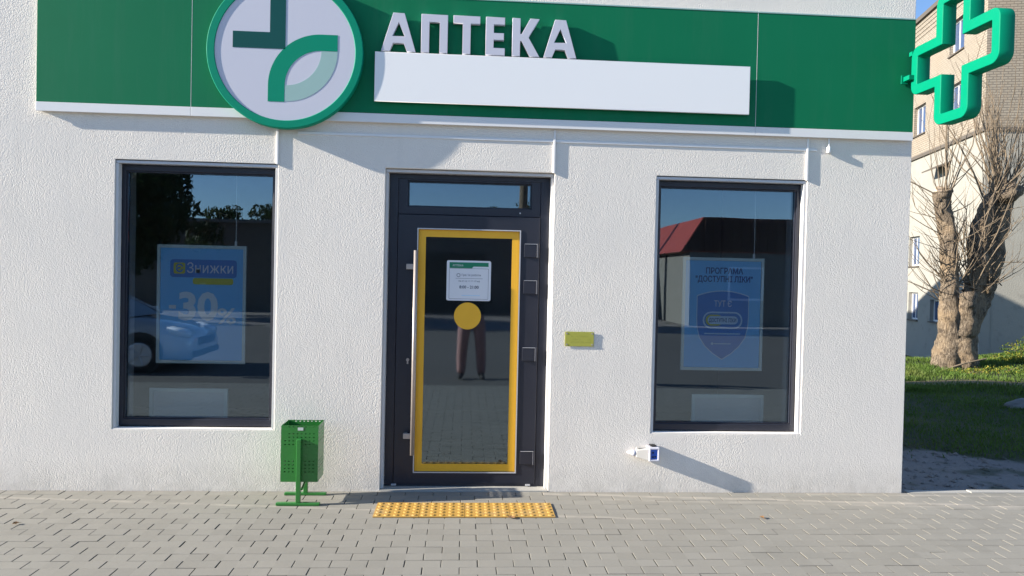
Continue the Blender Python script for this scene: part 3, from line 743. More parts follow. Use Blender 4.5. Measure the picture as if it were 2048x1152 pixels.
# ================================================================== APARTMENT BLOCK (right, far)
AB = thing('apartment_block', 'tall cream brick apartment block behind the bare tree', 'building', (19.7, 21.6, 0), R(-12.6))
WINS = [(1.97,3.35,11.35,12.75),(1.95,3.3,8.6,10.05),(5.75,7.1,8.65,10.02),(5.75,7.1,11.35,12.75),(9.5,10.9,8.65,10.02),(9.5,10.9,11.35,12.75)]
WINL = [(6.15,7.4,2.5,3.9),(6.15,7.3,-.03,1.25),(3.5,4.75,0,.97)]
def side_wall(name, z0, z1, holes, mat, xoff):
    w_ = wall_holes(0, 16, z0, z1, holes, 0, .35)
    w_.v = [(y+xoff, x, z) for x, y, z in w_.v]; w_.f = [tuple(reversed(f)) for f in w_.f]
    return w_.build(name, mat, AB)
side_wall('brick_side_wall', 7.7, 14.0, WINS, M['brick'], 0)
side_wall('rendered_side_wall', -2.2, 7.55, WINL, M['oldstucco'], .06)
MB().box(.351, 15, 0, .35, 7.7, 14.0).build('brick_front_wall', M['brick'], AB)
MB().box(.412, 15, .06, .41, -2.2, 7.55).build('rendered_front_wall', M['oldstucco'], AB)
MB().box(-.03, 15.03, -.03, 16.03, 7.5505, 7.6995).build('belt_course', M['belt'], AB)
MB().box(-.12, 15.1, -.12, 16.1, 14.001, 14.2).build('roof_slab', M['belt'], AB)
MB().box(.42, 14.9, .42, 15.9, -2.0, 13.9).build('core_wall', M['dark'], AB)
for i in range(4):
    MB().box(-.03, -.0005, .02, 15.9, 13.2+.2*i, 13.24+.2*i).build('brick_band', M['brick'], AB)
for (a, b, c, d) in WINS + WINL:
    xo = 0 if (a, b, c, d) in WINS else .06
    def vert(mb_): mb_.v = [(y, x, z) for x, y, z in mb_.v]; mb_.f = [tuple(reversed(f)) for f in mb_.f]; return mb_
    wn = vert(MB().ring(a+.003, b-.003, c+.003, d-.003, .07, .16+xo, .24+xo)).build('window', M['winwhite'], AB)
    mid = a + (b-a)*.6
    vert(MB().box(mid-.03, mid+.03, .165+xo, .235+xo, c+.074, d-.074)).build('mullion', M['winwhite'], wn)
    vert(MB().box(a+.0735, mid-.031, .19+xo, .21+xo, c+.0735, d-.0735)).build('pane', M['farglass'], wn)
    vert(MB().box(mid+.031, b-.0735, .19+xo, .21+xo, c+.0735, d-.0735)).build('pane', M['farglass'], wn)
    vert(MB().box(a-.05, b+.05, -.07+xo, -.0005+xo, c-.06, c-.002)).build('sill', M['belt'], wn)
# small canopy on the rendered wall
MB().add([(-.55,3.0,6.62),(.055,3.0,6.9),(.055,4.5,6.9),(-.55,4.5,6.62),(-.55,3.0,6.56),(.055,3.0,6.84),(.055,4.5,6.84),(-.55,4.5,6.56)],
         [(0,1,2,3),(7,6,5,4),(0,4,5,1),(1,5,6,2),(2,6,7,3),(3,7,4,0)]).build('canopy', M['belt'], AB)

# unseen two storey house, added only to shade the foot of the apartment block
NB = thing('added_shade_house', 'added unseen two storey grey house that shades the apartment block', 'building', (-4, 17.5, 0))
MB().box(-5, 6, 0, 9, -2, 7.4).build('wall', M['oldstucco'], NB)
MB().add([(-5.3,-.3,7.4),(6.3,-.3,7.4),(6.3,9.3,7.4),(-5.3,9.3,7.4),(-5.3,4.5,9.2),(6.3,4.5,9.2)], [(0,1,5,4),(2,3,4,5),(1,2,5),(3,0,4),(3,2,1,0)]).build('roof', M['belt'], NB)
for i in range(3):
    wn = MB().ring(-4+3.4*i, -2.6+3.4*i, 3.6, 5.1, .07, -.05, -.0005).build('window', M['winwhite'], NB)
    MB().box(-3.93+3.4*i, -2.67+3.4*i, -.03, -.001, 3.67, 5.03).build('pane', M['farglass'], wn)

# ================================================================== POLLARDED TREE
rt = random.Random(21)
TR = thing('pollarded_tree', 'bare pollarded tree with two thick stems and many thin shoots', 'tree', (9.3, 8.08, -.05))
to = Vector((9.3, 8.08, 0))
def wob_path(pts, n, amp):
    out = []
    pts = [Vector(p) for p in pts]
    for i in range(len(pts)-1):
        for s_ in range(n):
            t_ = s_/n; p0 = pts[max(i-1,0)]; p1 = pts[i]; p2 = pts[i+1]; p3 = pts[min(i+2,len(pts)-1)]
            q = .5*((2*p1)+(p2-p0)*t_+(2*p0-5*p1+4*p2-p3)*t_*t_+(3*p1-p0-3*p2+p3)*t_**3)
            out.append(q + Vector((rt.gauss(0,amp),rt.gauss(0,amp),rt.gauss(0,amp*.3))))
    out.append(pts[-1]); return out
def stem(pts, rads, n=9, amp=.006, nn=22):
    p = wob_path(pts, n, amp); k_ = len(p)-1
    rr = [rads[min(int(i/n), len(rads)-1)]*(1-(i/n) % 1) + rads[min(int(i/n)+1, len(rads)-1)]*((i/n) % 1) for i in range(k_)] + [rads[-1]]
    rr = [r_*(1+rt.gauss(0,.025)) for r_ in rr]
    i0 = len(mbt.v); mbt.tube([Vector(q)-to for q in p], rr, nn)
    for a_ in range(k_+1):
        c = Vector(p[a_])-to
        for b_ in range(nn):
            v = Vector(mbt.v[i0+a_*nn+b_]); q = v*1.0; d = v-c
            f_ = mnoise.noise(Vector((q.x*5, q.y*5, q.z*2.2)))*.20 + mnoise.noise(Vector((q.x*17, q.y*17, q.z*4)))*.14 + mnoise.noise(Vector((q.x*33, q.y*33, q.z*11)))*.07
            mbt.v[i0+a_*nn+b_] = tuple(c + d*(1+f_))
    return p
mbt = MB()
Y = 8.08
stem([(9.24,Y,-.1),(9.25,Y,.5),(9.24,Y,1.25),(9.24,Y+.03,1.9),(9.19,Y+.05,2.6),(9.07,Y+.03,3.1),(9.05,Y+.02,3.40)], [.31,.225,.18,.155,.15,.14,.165])
stem([(9.47,Y-.04,-.1),(9.47,Y-.05,.5),(9.49,Y-.05,1.0),(9.50,Y-.06,1.42)], [.34,.25,.225,.20])
stem([(9.60,Y+.08,-.1),(9.65,Y+.1,.55),(9.80,Y+.12,1.2),(9.88,Y+.14,1.9),(9.86,Y+.12,2.5),(9.97,Y+.1,3.05),(10.08,Y+.1,3.35)], [.27,.22,.20,.19,.165,.13,.10])
stem([(9.70,Y+.2,.6),(10.02,Y+.25,1.2),(10.30,Y+.28,2.0),(10.36,Y+.28,2.9),(10.42,Y+.26,3.35),(10.45,Y+.26,3.55)], [.15,.16,.155,.14,.15,.22])
stem([(10.25,Y+.28,2.2),(10.52,Y+.35,2.75),(10.62,Y+.4,3.3)], [.11,.12,.13])
for (x, z, r_) in ((9.33,1.55,.085),(9.60,1.48,.09),(9.36,2.42,.075),(9.72,1.6,.09),(9.98,1.55,.085),(10.40,3.42,.17),(10.30,3.34,.13),(10.53,3.45,.13),(9.16,3.30,.07),(8.95,3.22,.06)):
    c = Vector((x, Y-.02+rt.uniform(-.05,.12), z)) - to; i0 = len(mbt.v); m_ = 9
    mbt.tube([c+Vector((0,0,r_*math.sin(R(-85+170*q/(m_-1))))) for q in range(m_)], [max(.1,math.cos(R(-85+170*q/(m_-1))))*r_ for q in range(m_)], 14)
    for q in range(i0, len(mbt.v)):
        v = Vector(mbt.v[q]); d = v-c
        f_ = mnoise.noise(v*9)*.45 + mnoise.noise(v*23)*.30 + mnoise.noise(v*47)*.15
        mbt.v[q] = tuple(c + d*(1+f_))
trunk = mbt.build('trunk', M['bark'], TR, smooth=True); trunk.location = (0,0,.05)
cw = MB().tube([Vector((9.48,Y-.06,1.405))-to, Vector((9.482,Y-.075,1.432))-to], [.185,.17], 14)
o = MB().tube([Vector((9.05,Y+.02,3.39))-to, Vector((9.05,Y,3.415))-to], [.15,.14], 14).build('cut_face', M['cutwood'], TR); o.location = (0,0,.05)
o = cw.build('cut_face', M['cutwood'], TR); o.location = (0,0,.05)
mbc = MB()
def shoot(p, d, L, r0, depth=0):
    d = Vector(d).normalized(); n = 5 if depth == 0 else 4; pts = [Vector(p)]; cur = Vector(p)
    for i in range(n):
        d = (d + Vector((rt.gauss(0,.12), rt.gauss(0,.12), .10 + rt.gauss(0,.07)))).normalized(); cur = cur + d*(L/n); pts.append(cur.copy())
    mbc.tube([q-to for q in pts], [r0*(1-.78*i/n) for i in range(n+1)], 5 if r0 > .012 else 4, caps=False)
    if depth < 2:
        for j in range(rt.randint(0, 3) if depth == 0 else rt.randint(0, 1)):
            i = rt.randint(1, n-1); a_ = rt.uniform(0, 6.28)
            shoot(pts[i], (d + Vector((math.cos(a_), math.sin(a_), rt.uniform(-.1,.6)))*.9), L*rt.uniform(.25,.5), r0*.5, depth+1)
heads = [((9.05,Y,3.38), .16, 17, 2.1), ((10.42,Y+.25,3.5), .22, 32, 2.5), ((10.0,Y+.1,3.3), .12, 13, 2.4), ((9.72,Y+.05,1.6), .16, 17, 2.4), ((9.35,Y,2.4), .10, 8, 1.1),
         ((9.30,Y,1.6), .12, 16, 1.2), ((10.05,Y+.1,1.6), .18, 18, 1.3), ((10.62,Y+.4,3.35), .14, 22, 2.0)]
for (c, sp, n, L) in heads:
    for i in range(n):
        a_ = rt.uniform(0, 6.28); el = abs(rt.gauss(0, .55))
        d = (math.cos(a_)*math.sin(el), math.sin(a_)*math.sin(el)*.7, math.cos(el))
        p = Vector(c) + Vector((math.cos(a_)*sp*rt.random(), math.sin(a_)*sp*rt.random()*.7, rt.uniform(-.08,.06)))
        shoot(p, d, L*rt.uniform(.5,1.2), rt.uniform(.006,.020))
for i in range(52):                     # side shoots from the stems, left and right
    z = rt.uniform(1.2, 3.1); x = 9.2 if rt.random() < .55 else rt.choice((9.8, 10.2))
    sgn = -1 if x < 9.5 and rt.random() < .8 else rt.choice((-1, 1))
    shoot((x, Y+rt.uniform(-.1,.1), z), (sgn*rt.uniform(.5,1.1), rt.uniform(-.5,.3), rt.uniform(.0,.8)), rt.uniform(.6,1.5), rt.uniform(.007,.014))
crown = mbc.build('crown', M['twig'], TR, smooth=True); crown.location = (0,0,.05)
o = MB().tube([Vector((8.9,7.75,.06))-to, Vector((9.3,7.7,.20))-to, Vector((9.75,7.72,.30))-to], [.02,.018,.012], 6).build('broken_branch', M['twig'], TR)
# a thinner leafless tree just behind the corner
T2 = thing('sapling', 'thin leafless sapling close behind the corner of the pharmacy', 'tree', (8.35, 9.0, -.05)); to = Vector((8.35, 9.0, 0)); mbt = MB(); mbc = MB()
stem([(8.35,9,-.1),(8.38,9,.9),(8.33,9.02,1.8),(8.36,9.05,2.7)], [.045,.04,.032,.02], n=4, nn=8)
for i in range(34):
    z = rt.uniform(.8, 2.7); a_ = rt.uniform(0, 6.28)
    shoot((8.36, 9.02, z), (math.cos(a_), math.sin(a_), rt.uniform(.3,1.4)), rt.uniform(.5,1.3), rt.uniform(.006,.012))
mbt.build('trunk', M['bark'], T2, smooth=True); mbc.build('crown', M['twig'], T2, smooth=True)

# ================================================================== GRASS AND SHRUBS
rg = random.Random(5)
def blades(name, mat, n, area, hmin, hmax, wd, mask):
    vs_ = []; fs = []; c = 0
    while c < n:
        x = rg.uniform(area[0], area[1]); y = rg.uniform(area[2], area[3])
        if rg.random() > mask(x, y): continue
        z = hgt(x, y); h = rg.uniform(hmin, hmax); a_ = rg.uniform(0, 6.28); b = rg.uniform(0, 6.28); ln = rg.uniform(.1,.7)*h
        dx, dy = math.cos(a_)*wd, math.sin(a_)*wd; i = len(vs_)
        vs_ += [(x-dx,y-dy,z-.01),(x+dx,y+dy,z-.01),(x+dx*.6+math.cos(b)*ln*.4,y+dy*.6+math.sin(b)*ln*.4,z+h*.6),(x+math.cos(b)*ln,y+math.sin(b)*ln,z+h)]
        fs += [(i,i+1,i+2),(i,i+2,i+3)]; c += 1
    me = bpy.data.meshes.new(name); me.from_pydata(vs_, [], fs); me.materials.append(mat)
    o = bpy.data.objects.new(name, me); link(o); return o
pathmask = lambda y: 0.03 if abs(y-6.35) < .26 else 1
def nm(x, y): return .5+.5*math.sin(x*2.7+1.3*math.sin(y*1.9))*math.sin(y*2.3+x*.7)
o = blades('lawn_grass', M['grass'], 42000, (5.6, 13, 5.2, 10.2), .03, .10, .006, lambda x, y: pathmask(y)*(.06+.94*nm(x,y)**1.5))
tag(o, 'bright green grass round the foot of the bare tree', 'grass', kind='stuff')
o = blades('shaded_grass', M['grass'], 26000, (3.7, 9.2, 1.2, 5.4), .015, .05, .005, lambda x, y: (.3+.7*nm(x,y)) if y > 1.75-.75*(x-4.4) else .04)
tag(o, 'short grass in the shadow of the pharmacy', 'grass', kind='stuff')
def shrub(name, label, mats, blobs, n, ls):
    c0 = blobs[0][0]; t = thing(name, label, 'shrub', (c0[0], c0[1], hgt(c0[0], c0[1]))); o0 = Vector((c0[0], c0[1], hgt(c0[0], c0[1])))
    for mi, mt in enumerate(mats):
        vs_ = []; fs = []
        for q in range(n):
            (bx, by, bz), rx, rz_ = rg.choice(blobs); u = Vector((rg.gauss(0,1), rg.gauss(0,1), rg.gauss(0,1))).normalized()*rg.random()**.4
            p = Vector((bx+u.x*rx, by+u.y*rx*.7, max(hgt(bx,by)+.01, bz+u.z*rz_)))-o0; s_ = ls*rg.uniform(.5,1.3)
            e = Euler((rg.uniform(0,6.28), rg.uniform(0,6.28), rg.uniform(0,6.28))).to_matrix(); i = len(vs_)
            vs_ += [tuple(p+e@Vector(v)) for v in ((-s_,0,0),(0,-s_*.45,.1*s_),(s_,0,0),(0,s_*.45,.1*s_))]; fs += [(i,i+1,i+2),(i,i+2,i+3)]
        me = bpy.data.meshes.new('foliage'); me.from_pydata(vs_, [], fs); me.materials.append(mt); link(bpy.data.objects.new('foliage', me), t)
    st_ = MB()
    for (b, rx, rz_) in blobs:
        for q in range(6):
            z0_ = hgt(b[0], b[1]); st_.tube([Vector((b[0]+rg.gauss(0,rx*.2), b[1], z0_-.03))-o0, Vector((b[0]+rg.gauss(0,rx*.6), b[1]+rg.gauss(0,rx*.4), b[2]+rz_*rg.uniform(.2,.9)))-o0], [.006,.002], 4)
    st_.build('stem', M['twig'], t)
shrub('shrub', 'yellow green leafy shrub on the bank at the right edge of the lawn', [M['weed'], M['leafgreen']],
      [((11.6,9.0,.30),.55,.20),((12.2,9.3,.38),.6,.24),((11.0,8.7,.15),.4,.10),((11.5,8.5,.15),.5,.09)], 1700, .026)
shrub('shrub', 'low dark green shrub against the corner of the pharmacy beside the tree', [M['leafgreen'], M['weed']],
      [((8.15,8.6,.22),.35,.28),((8.5,8.9,.18),.35,.2),((7.9,8.3,.10),.3,.12)], 650, .03)
shrub('shrub', 'low patch of bright weeds in front of the tree roots', [M['leafgreen'], M['weed']],
      [((9.9,7.6,.06),.5,.08),((10.6,7.6,.08),.5,.09),((9.2,7.4,.05),.4,.06)], 420, .022)
mb = MB(); pv8 = [(1,0,0),(-1,0,0),(0,1,0),(0,-1,0),(0,0,1),(0,0,-1)]; pf8 = [(0,2,4),(2,1,4),(1,3,4),(3,0,4),(2,0,5),(1,2,5),(3,1,5),(0,3,5)]
for i in range(900):
    x = rg.uniform(3.45, 6.5); y = rg.uniform(.12, 2.2)
    if y > 1.9-.75*(x-4.4) + rg.gauss(0,.2): continue
    s_ = rg.choice((.008,.012,.018,.03))*rg.uniform(.6,1.2); z = hgt(x, y)
    mb.add([(x+a_*s_*rg.uniform(.7,1.3), y+b*s_*rg.uniform(.7,1.3), z+.2*s_+c*s_*.6) for a_, b, c in pv8], pf8)
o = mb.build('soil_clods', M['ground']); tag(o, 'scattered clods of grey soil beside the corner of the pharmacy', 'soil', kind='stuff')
# grey stone half sunk in the shaded grass
mb = MB(); bmq = bmesh.new(); bmesh.ops.create_icosphere(bmq, subdivisions=3, radius=1)
rs = random.Random(3)
for v in bmq.verts:
    n_ = 1+.13*math.sin(v.co.x*4+1)+.1*math.sin(v.co.y*5+v.co.z*3)+rs.gauss(0,.02); v.co = Vector((v.co.x*.22*n_, v.co.y*.15*n_, v.co.z*.10*n_))
me = bpy.data.meshes.new('stone'); bmq.to_mesh(me); bmq.free(); me.materials.append(M['concrete'])
o = bpy.data.objects.new('stone', me); link(o); o.location = (7.45, 3.95, .0); tag(o, 'pale grey stone lying in the shaded grass at the right edge', 'stone')

# ================================================================== MIRRORED IN THE GLASS: THE YARD BEHIND THE PHOTOGRAPHER
M['shed'] = paint('brown_grey_render', (.16,.14,.125), .9, var=.2, scale=1.2, bump=.3, bscale=30)
M['palewall'] = paint('pale_house_wall', (.20,.19,.17), .9, var=.1, scale=1.5)
M['redroof'] = paint('red_metal_roof', (.36,.06,.04), .5, var=.15, scale=2)
L = thing('long_shed', 'long low dark shed across the yard mirrored in the left window and door', 'building', (-13, -25, 0))
MB().box(-20, 18.5, -8, 0, -.2, 3.55).build('wall', M['shed'], L)
MB().box(-20.2, 18.7, -8.2, .2, 3.551, 3.68).build('roof_edge', M['concrete'], L)
for i in range(6):
    dr = MB().box(-14+5*i, -11.2+5*i, .0005, .06, -.1, 2.5).build('garage_door', M['belt'], L); MB().box(-12.7+5*i, -12.5+5*i, .061, .09, 1.0, 1.05).build('handle', M['silver'], dr)
H = thing('red_roof_house', 'low house with a red roof mirrored in the right window', 'building', (8, -20.2, 0))
MB().box(.0, 11, -16, 0, -.2, 2.72).build('wall', M['palewall'], H)
M['roofshade'] = paint('shaded_roof_brown', (.07,.035,.03), .7, var=.2, scale=4)  # shade on the roof front is put into this dark brown
MB().add([(-.35,.02,2.62),(11.3,.02,2.62),(11.3,-16.3,2.62),(-.35,-16.3,2.62),(.45,.02,3.85),(10.6,.02,3.85),(10.6,-15.6,3.85),(.45,-15.6,3.85)],
         [(0,1,2,3),(0,4,5,1),(1,5,6,2),(2,6,7,3),(3,7,4,0),(4,7,6,5)]).build('roof', M['redroof'], H)
MB().add([(-.30,.025,2.66),(11.25,.025,2.66),(10.57,.025,3.83),(.47,.025,3.83),(-.30,.06,2.66),(11.25,.06,2.66),(10.57,.06,3.83),(.47,.06,3.83)],
         [(3,2,1,0),(4,5,6,7),(0,1,5,4),(2,3,7,6),(1,2,6,5),(3,0,4,7)]).build('shade_brown_roof_front', M['roofshade'], H)
for i in range(30):
    x = .55+.33*i
    MB().box(x-.05, x+.05, .0605, .10, 2.68, 3.82).build('roof_rib', M['roofshade'], H)
for i in range(3):
    wn = MB().ring(1.4+3.4*i, 2.7+3.4*i, .9, 2.1, .07, .0005, .06).build('window', M['winwhite'], H); MB().box(1.48+3.4*i, 2.62+3.4*i, .001, .03, .98, 2.02).build('pane', M['farglass'], wn)
P = thing('utility_pole', 'wooden utility pole mirrored in the glass above the door', 'pole', (2.30, -24, 0))
MB().tube([(0,0,-.2),(0,0,8.5)], [.19,.15], 10).build('post', M['bark'], P, smooth=True); MB().box(-.9,.9,-.05,.05,7.6,7.72).build('crossarm', M['bark'], P)
for x in (-.75,0,.75): MB().tube([(x,0,7.72),(x,0,7.9)], .04, 8).build('insulator', M['acrylic'], P)
def leafy(name, label, loc, blobs, n, ls, trunk_pts, trunk_r, mat):
    t = thing(name, label, 'tree', loc); vs_ = []; fs = []
    wts = [rx*rx*rz_ for _, rx, rz_ in blobs]
    for q in range(n):
        (b, rx, rz_) = rg.choices(blobs, wts)[0]; u = Vector((rg.gauss(0,1), rg.gauss(0,1), rg.gauss(0,1))).normalized()*rg.random()**.33
        p = Vector((b[0]+u.x*rx, b[1]+u.y*rx, b[2]+u.z*rz_)); s_ = ls*rg.uniform(.6,1.4)
        e = Euler((rg.uniform(0,6.28), rg.uniform(0,6.28), rg.uniform(0,6.28))).to_matrix(); i = len(vs_)
        vs_ += [tuple(p+e@Vector(v)) for v in ((-s_,0,0),(0,-s_*.4,.1*s_),(s_,0,0),(0,s_*.4,.1*s_))]; fs += [(i,i+1,i+2),(i,i+2,i+3)]
    me = bpy.data.meshes.new('crown'); me.from_pydata(vs_, [], fs); me.materials.append(mat); link(bpy.data.objects.new('crown', me), t)
    MB().tube(trunk_pts, trunk_r, 10).build('trunk', M['bark'], t, smooth=True)
bl = [((0,0,4.5),2.2,3.2),((0,0,8),1.7,2.6),((0,0,10.5),.9,1.6)]
for i in range(26):
    z = rg.uniform(2.0, 9); a_ = rg.uniform(0, 6.28); rr = 3.4*(1-(z-2)/10)
    bl.append(((math.cos(a_)*rr, math.sin(a_)*rr, z), .75, .38))
leafy('evergreen_tree', 'tall dark evergreen tree mirrored in the left window', (-11.6, -20, 0), bl, 24000, .13, [(0,0,-.2),(0,0,5),(0,0,11)], [.35,.22,.04], M['needle'])
for i, (x, h) in enumerate(((-13.1,5.0),(-10.9,5.3),(2.0,5.4),(3.1,5.9))):
    bl = [((rg.gauss(0,.4), rg.gauss(0,.4), h-.8+rg.gauss(0,.4)), .6, .5) for q in range(4)]
    leafy('distant_tree', ['small tree top over the shed roof mirrored left of the poster cord','small tree top over the shed roof mirrored right of the poster cord',
          'leafy tree top mirrored low in the glass above the door','leafy tree top mirrored beside the utility pole above the door'][i],
          (x, -36, 0), bl, 420, .16, [(0,0,-.2),(0,0,h-.5)], [.15,.06], M['needle'])
# ---- parked car
M['carpaint'] = paint('silver_white_car_paint', (.50,.50,.50), .25, .1, var=.02, coat=.8)
M['carglass'] = paint('dark_car_glass', (.015,.018,.022), .04, spec=.9)
M['tyre'] = paint('tyre_rubber', (.02,.02,.02), .85)
M['lamp'] = paint('clear_lamp', (.7,.72,.75), .08, spec=.9)
M['tail'] = paint('red_lamp', (.35,.01,.01), .12)
M['blackplastic'] = paint('black_plastic', (.025,.025,.027), .6)
CAR = thing('parked_car', 'silver white hatchback parked in the yard mirrored in the left window', 'car', (-6.15, -6.75, 0)); CAR.scale = (.92, .92, .88)
# stations along x (front is +x): (x, sill z, belt half width, belt z, hood/deck z)
ST = [(2.10,.28,.60,.50,.58),(2.04,.22,.72,.56,.68),(1.80,.20,.82,.62,.78),(1.30,.19,.86,.70,.88),(.85,.19,.87,.78,.95),(.0,.19,.87,.82,.96),(-.9,.19,.87,.84,.97),(-1.6,.20,.85,.84,.97),(-1.98,.24,.80,.80,.95),(-2.08,.32,.74,.66,.84)]
mb = MB(); vs_ = []; n = 11
for (x, z0_, hw, zb, zt) in ST:
    half = [(hw*.80, z0_), (hw*.97, z0_+.08), (hw, (z0_+zb)/2), (hw*.985, zb), (hw*.90, zt-.015)]
    prof = half + [(0, zt)] + [(-a_, b) for a_, b in reversed(half)]
    vs_ += [(x, a_, b) for a_, b in prof]
fs = [(i*n+j, i*n+j+1, (i+1)*n+j+1, (i+1)*n+j) for i in range(len(ST)-1) for j in range(n-1)]
fs += [tuple(range(n-1,-1,-1)), tuple((len(ST)-1)*n+j for j in range(n))] + [((i+1)*n, (i+1)*n+n-1, i*n+n-1, i*n) for i in range(len(ST)-1)]
body = mb.add(vs_, fs).build('body', M['carpaint'], CAR, smooth=True)
def loft(name, secs, mat, parent, smooth=True):
    n = len(secs[0]); m_ = MB().add([p for s_ in secs for p in s_], [(i*n+j, i*n+(j+1) % n, (i+1)*n+(j+1) % n, (i+1)*n+j) for i in range(len(secs)-1) for j in range(n)] + [tuple(range(n-1,-1,-1)), tuple((len(secs)-1)*n+j for j in range(n))])
    return m_.build(name, mat, parent, smooth)
cab = [[(x0_, w_, z_), (x1_, w_, z_), (x1_, -w_, z_), (x0_, -w_, z_)] for (x0_, x1_, w_, z_) in ((-1.95,1.02,.80,.94),(-1.80,.72,.76,1.10),(-1.55,.32,.69,1.32))]
loft('cabin_glass', cab, M['carglass'], CAR, False)
loft('roof', [[(-1.62,.66,1.315),(.36,.66,1.315),(.36,-.66,1.315),(-1.62,-.66,1.315)],[(-1.56,.68,1.345),(.28,.68,1.345),(.28,-.68,1.345),(-1.56,-.68,1.345)],[(-1.40,.55,1.405),(.06,.55,1.405),(.06,-.55,1.405),(-1.40,-.55,1.405)]], M['carpaint'], CAR)
for sg in (1, -1):
    MB().tube([(1.02,sg*.79,.955),(.70,sg*.765,1.10),(.30,sg*.69,1.335)], .028, 6).build('pillar', M['carpaint'], CAR)
    MB().tube([(-.55,sg*.81,.95),(-.55,sg*.775,1.10),(-.52,sg*.70,1.33)], .030, 6).build('pillar', M['blackplastic'], CAR)
    MB().tube([(-1.92,sg*.80,.95),(-1.78,sg*.76,1.10),(-1.56,sg*.69,1.33)], .05, 6).build('pillar', M['carpaint'], CAR)
    mr = MB().box(.70,.86,sg*.86 if sg > 0 else -1.02,1.02 if sg > 0 else -.86,.94,1.06).build('mirror', M['carpaint'], CAR, bevel=.02)
    for x in (-.95, .18): MB().box(x-.09,x+.09,min(sg*.872,sg*.90),max(sg*.872,sg*.90),.76,.79).build('door_handle', M['carpaint'], CAR, bevel=.006)
    for x in (-.48, .75): MB().box(x-.005,x+.005,min(sg*.855,sg*.874),max(sg*.855,sg*.874),.30,.80).build('door_gap', M['blackplastic'], CAR)
    loft('headlight', [[(2.06,sg*.44,.62),(2.06,sg*.70,.60),(2.05,sg*.70,.70),(2.05,sg*.44,.70)],[(1.78,sg*.52,.68),(1.80,sg*.835,.66),(1.72,sg*.80,.79),(1.72,sg*.52,.79)]], M['lamp'], CAR)
    MB().box(-2.09,-2.0,min(sg*.55,sg*.78),max(sg*.55,sg*.78),.70,.86).build('tail_light', M['tail'], CAR, bevel=.02)
    for x in (1.32, -1.30):
        wh = MB().tube([(x,sg*.70,.31),(x,sg*.72,.31),(x,sg*.88,.31),(x,sg*.90,.31)], [.27,.31,.31,.27], 24).build('wheel', M['tyre'], CAR)
        MB().tube([(x,sg*.901,.31),(x,sg*.912,.31)], [.21,.19], 18).build('rim', M['silver'], wh)
        for q in range(5):
            a_ = q*2*math.pi/5; MB().tube([(x,sg*.915,.31),(x+.18*math.cos(a_),sg*.915,.31+.18*math.sin(a_))], .022, 5).build('spoke', M['silver'], wh)
        MB().tube([(x,sg*.845,.33),(x,sg*.8745,.33)], .37, 24).build('wheel_arch', M['blackplastic'], CAR)
MB().box(2.06,2.115,-.42,.42,.44,.58).build('grille', M['blackplastic'], CAR, bevel=.01)
MB().box(2.08,2.118,-.62,.62,.26,.36).build('bumper_intake', M['blackplastic'], CAR, bevel=.01)

# ---- the photographer
M['trousers'] = paint('dusty_maroon_trousers', (.36,.20,.19), .85, var=.2, scale=20, bump=.4, bscale=60)
M['jacket'] = paint('dark_jacket', (.035,.035,.045), .8, var=.2, scale=20)
M['skin'] = paint('skin', (.52,.32,.24), .5, var=.05, scale=30)
M['hair'] = paint('brown_hair', (.05,.03,.02), .6, var=.3, scale=60)
M['shoe'] = paint('dark_shoe', (.03,.028,.028), .5)
M['phone'] = paint('black_phone', (.012,.012,.014), .15)
PER = thing('person', 'person in maroon trousers and dark jacket photographing the shop front, mirrored in the door', 'person', (.12, -5.76, 0))
V = []; Ed = []; Rd = []
def jv(p, r, prev=None):
    V.append(p); Rd.append(r if isinstance(r, tuple) else (r, r))
    if prev is not None: Ed.append((prev, len(V)-1))
    return len(V)-1
pel = jv((0,0,.98), (.155,.115)); wst = jv((0,.005,1.12), (.135,.10), pel); che = jv((0,.0,1.30), (.165,.11), wst); col_ = jv((0,-.005,1.42), (.12,.085), che)
nk = jv((0,.005,1.50), .055, col_); hb = jv((0,.02,1.57), (.070,.085), nk); hc = jv((0,.018,1.645), (.075,.092), hb); ht = jv((0,.005,1.715), (.055,.065), hc)
nose = jv((0,.118,1.622), .014, hc)
px_ = -.12
for sg in (-1, 1):
    hp = jv((sg*.11,0,.90), .115, pel); kn = jv((sg*.14,.015,.50), .088, hp); cf = jv((sg*.15,-.015,.34), .086, kn); an = jv((sg*.155,-.01,.10), .072, cf)
    he = jv((sg*.155,-.02,.055), .048, an); fo = jv((sg*.17,.10,.042), .042, he); te = jv((sg*.18,.18,.032), .030, fo)
    sh = jv((sg*.185,-.01,1.40), .062, col_); el = jv((sg*.27,.10,1.17), .048, sh); wr = jv((px_+sg*.135,.255,1.485), .030, el)
    pm = jv((px_+sg*.105,.285,1.535), (.034,.020), wr)
    for fi, (dz, ln) in enumerate(((.045,.055),(.022,.065),(.0,.062),(-.022,.05))):
        a_ = jv((px_+sg*.088,.290,1.558+dz*.7), .0095, pm); b = jv((px_+sg*.080,.301,1.565+dz), .0085, a_); jv((px_+sg*(.080-ln*.45),.3035,1.568+dz), .0075, b)
    a_ = jv((px_+sg*.085,.272,1.520), .0115, pm); b = jv((px_+sg*.062,.274,1.536), .0095, a_); jv((px_+sg*.045,.278,1.552), .0085, b)
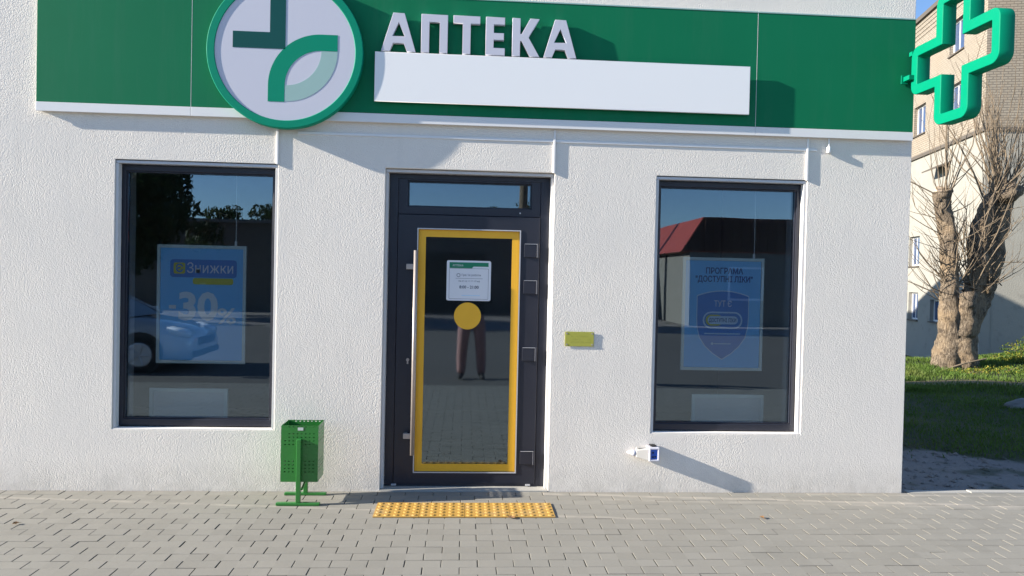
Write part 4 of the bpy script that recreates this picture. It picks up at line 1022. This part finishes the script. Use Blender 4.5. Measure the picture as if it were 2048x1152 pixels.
me = bpy.data.meshes.new('body'); me.from_pydata(V, Ed, []); ob = bpy.data.objects.new('tmp_body', me); link(ob)
ob.modifiers.new('skin', 'SKIN'); 
if not me.skin_vertices: me.attributes  # layer is created with the modifier
if not me.skin_vertices:
    bmx = bmesh.new(); bmx.from_mesh(me); bmx.verts.layers.skin.verify(); bmx.to_mesh(me); bmx.free()
for i, r_ in enumerate(Rd): me.skin_vertices[0].data[i].radius = r_
me.skin_vertices[0].data[0].use_root = True
sb = ob.modifiers.new('sub', 'SUBSURF'); sb.levels = 2; sb.render_levels = 2
dg = bpy.context.evaluated_depsgraph_get(); dg.update()
bme = bpy.data.meshes.new_from_object(ob.evaluated_get(dg)); bpy.data.objects.remove(ob)
bme.materials.clear()
for k_ in ('trousers','jacket','skin','hair','shoe'): bme.materials.append(M[k_])
for p in bme.polygons:
    c = p.center; p.use_smooth = True
    if c.z < .085: i = 4
    elif c.z < .99 and c.y < .2: i = 0
    elif abs(c.x-px_) < .2 and c.y > .225 and c.z > 1.45: i = 2
    elif c.z > 1.49 and abs(c.x) < .13: i = 3 if (c.z > 1.675 or c.y < -.015) else 2
    else: i = 1
    p.material_index = i
bme.name = 'body'; link(bpy.data.objects.new('body', bme), PER)
for sg in (-1, 1):
    MB().tube([(sg*.072,.022,1.60),(sg*.092,.010,1.625),(sg*.094,.005,1.65),(sg*.075,.015,1.665)], [.006,.011,.011,.006], 6).build('ear', M['skin'], PER, smooth=True)
    MB().tube([(sg*.033,.098,1.650),(sg*.033,.109,1.650)], [.012,.006], 8).build('eye', M['ink'], PER, smooth=True)
MB().tube([(-.026,.101,1.583),(0,.109,1.580),(.026,.101,1.583)], [.004,.007,.004], 6).build('mouth', M['trousers'], PER)
PH = thing('phone', 'black phone held up in both hands of the person mirrored in the door', 'phone', (0, -5.455, 1.5877))
MB().box(-.078,.078,0,.0085,-.038,.038).build('case', M['phone'], PH, bevel=.003)
MB().tube([(0,.009,0),(0,.0105,0)], .008, 12).build('lens', M['carglass'], PH)
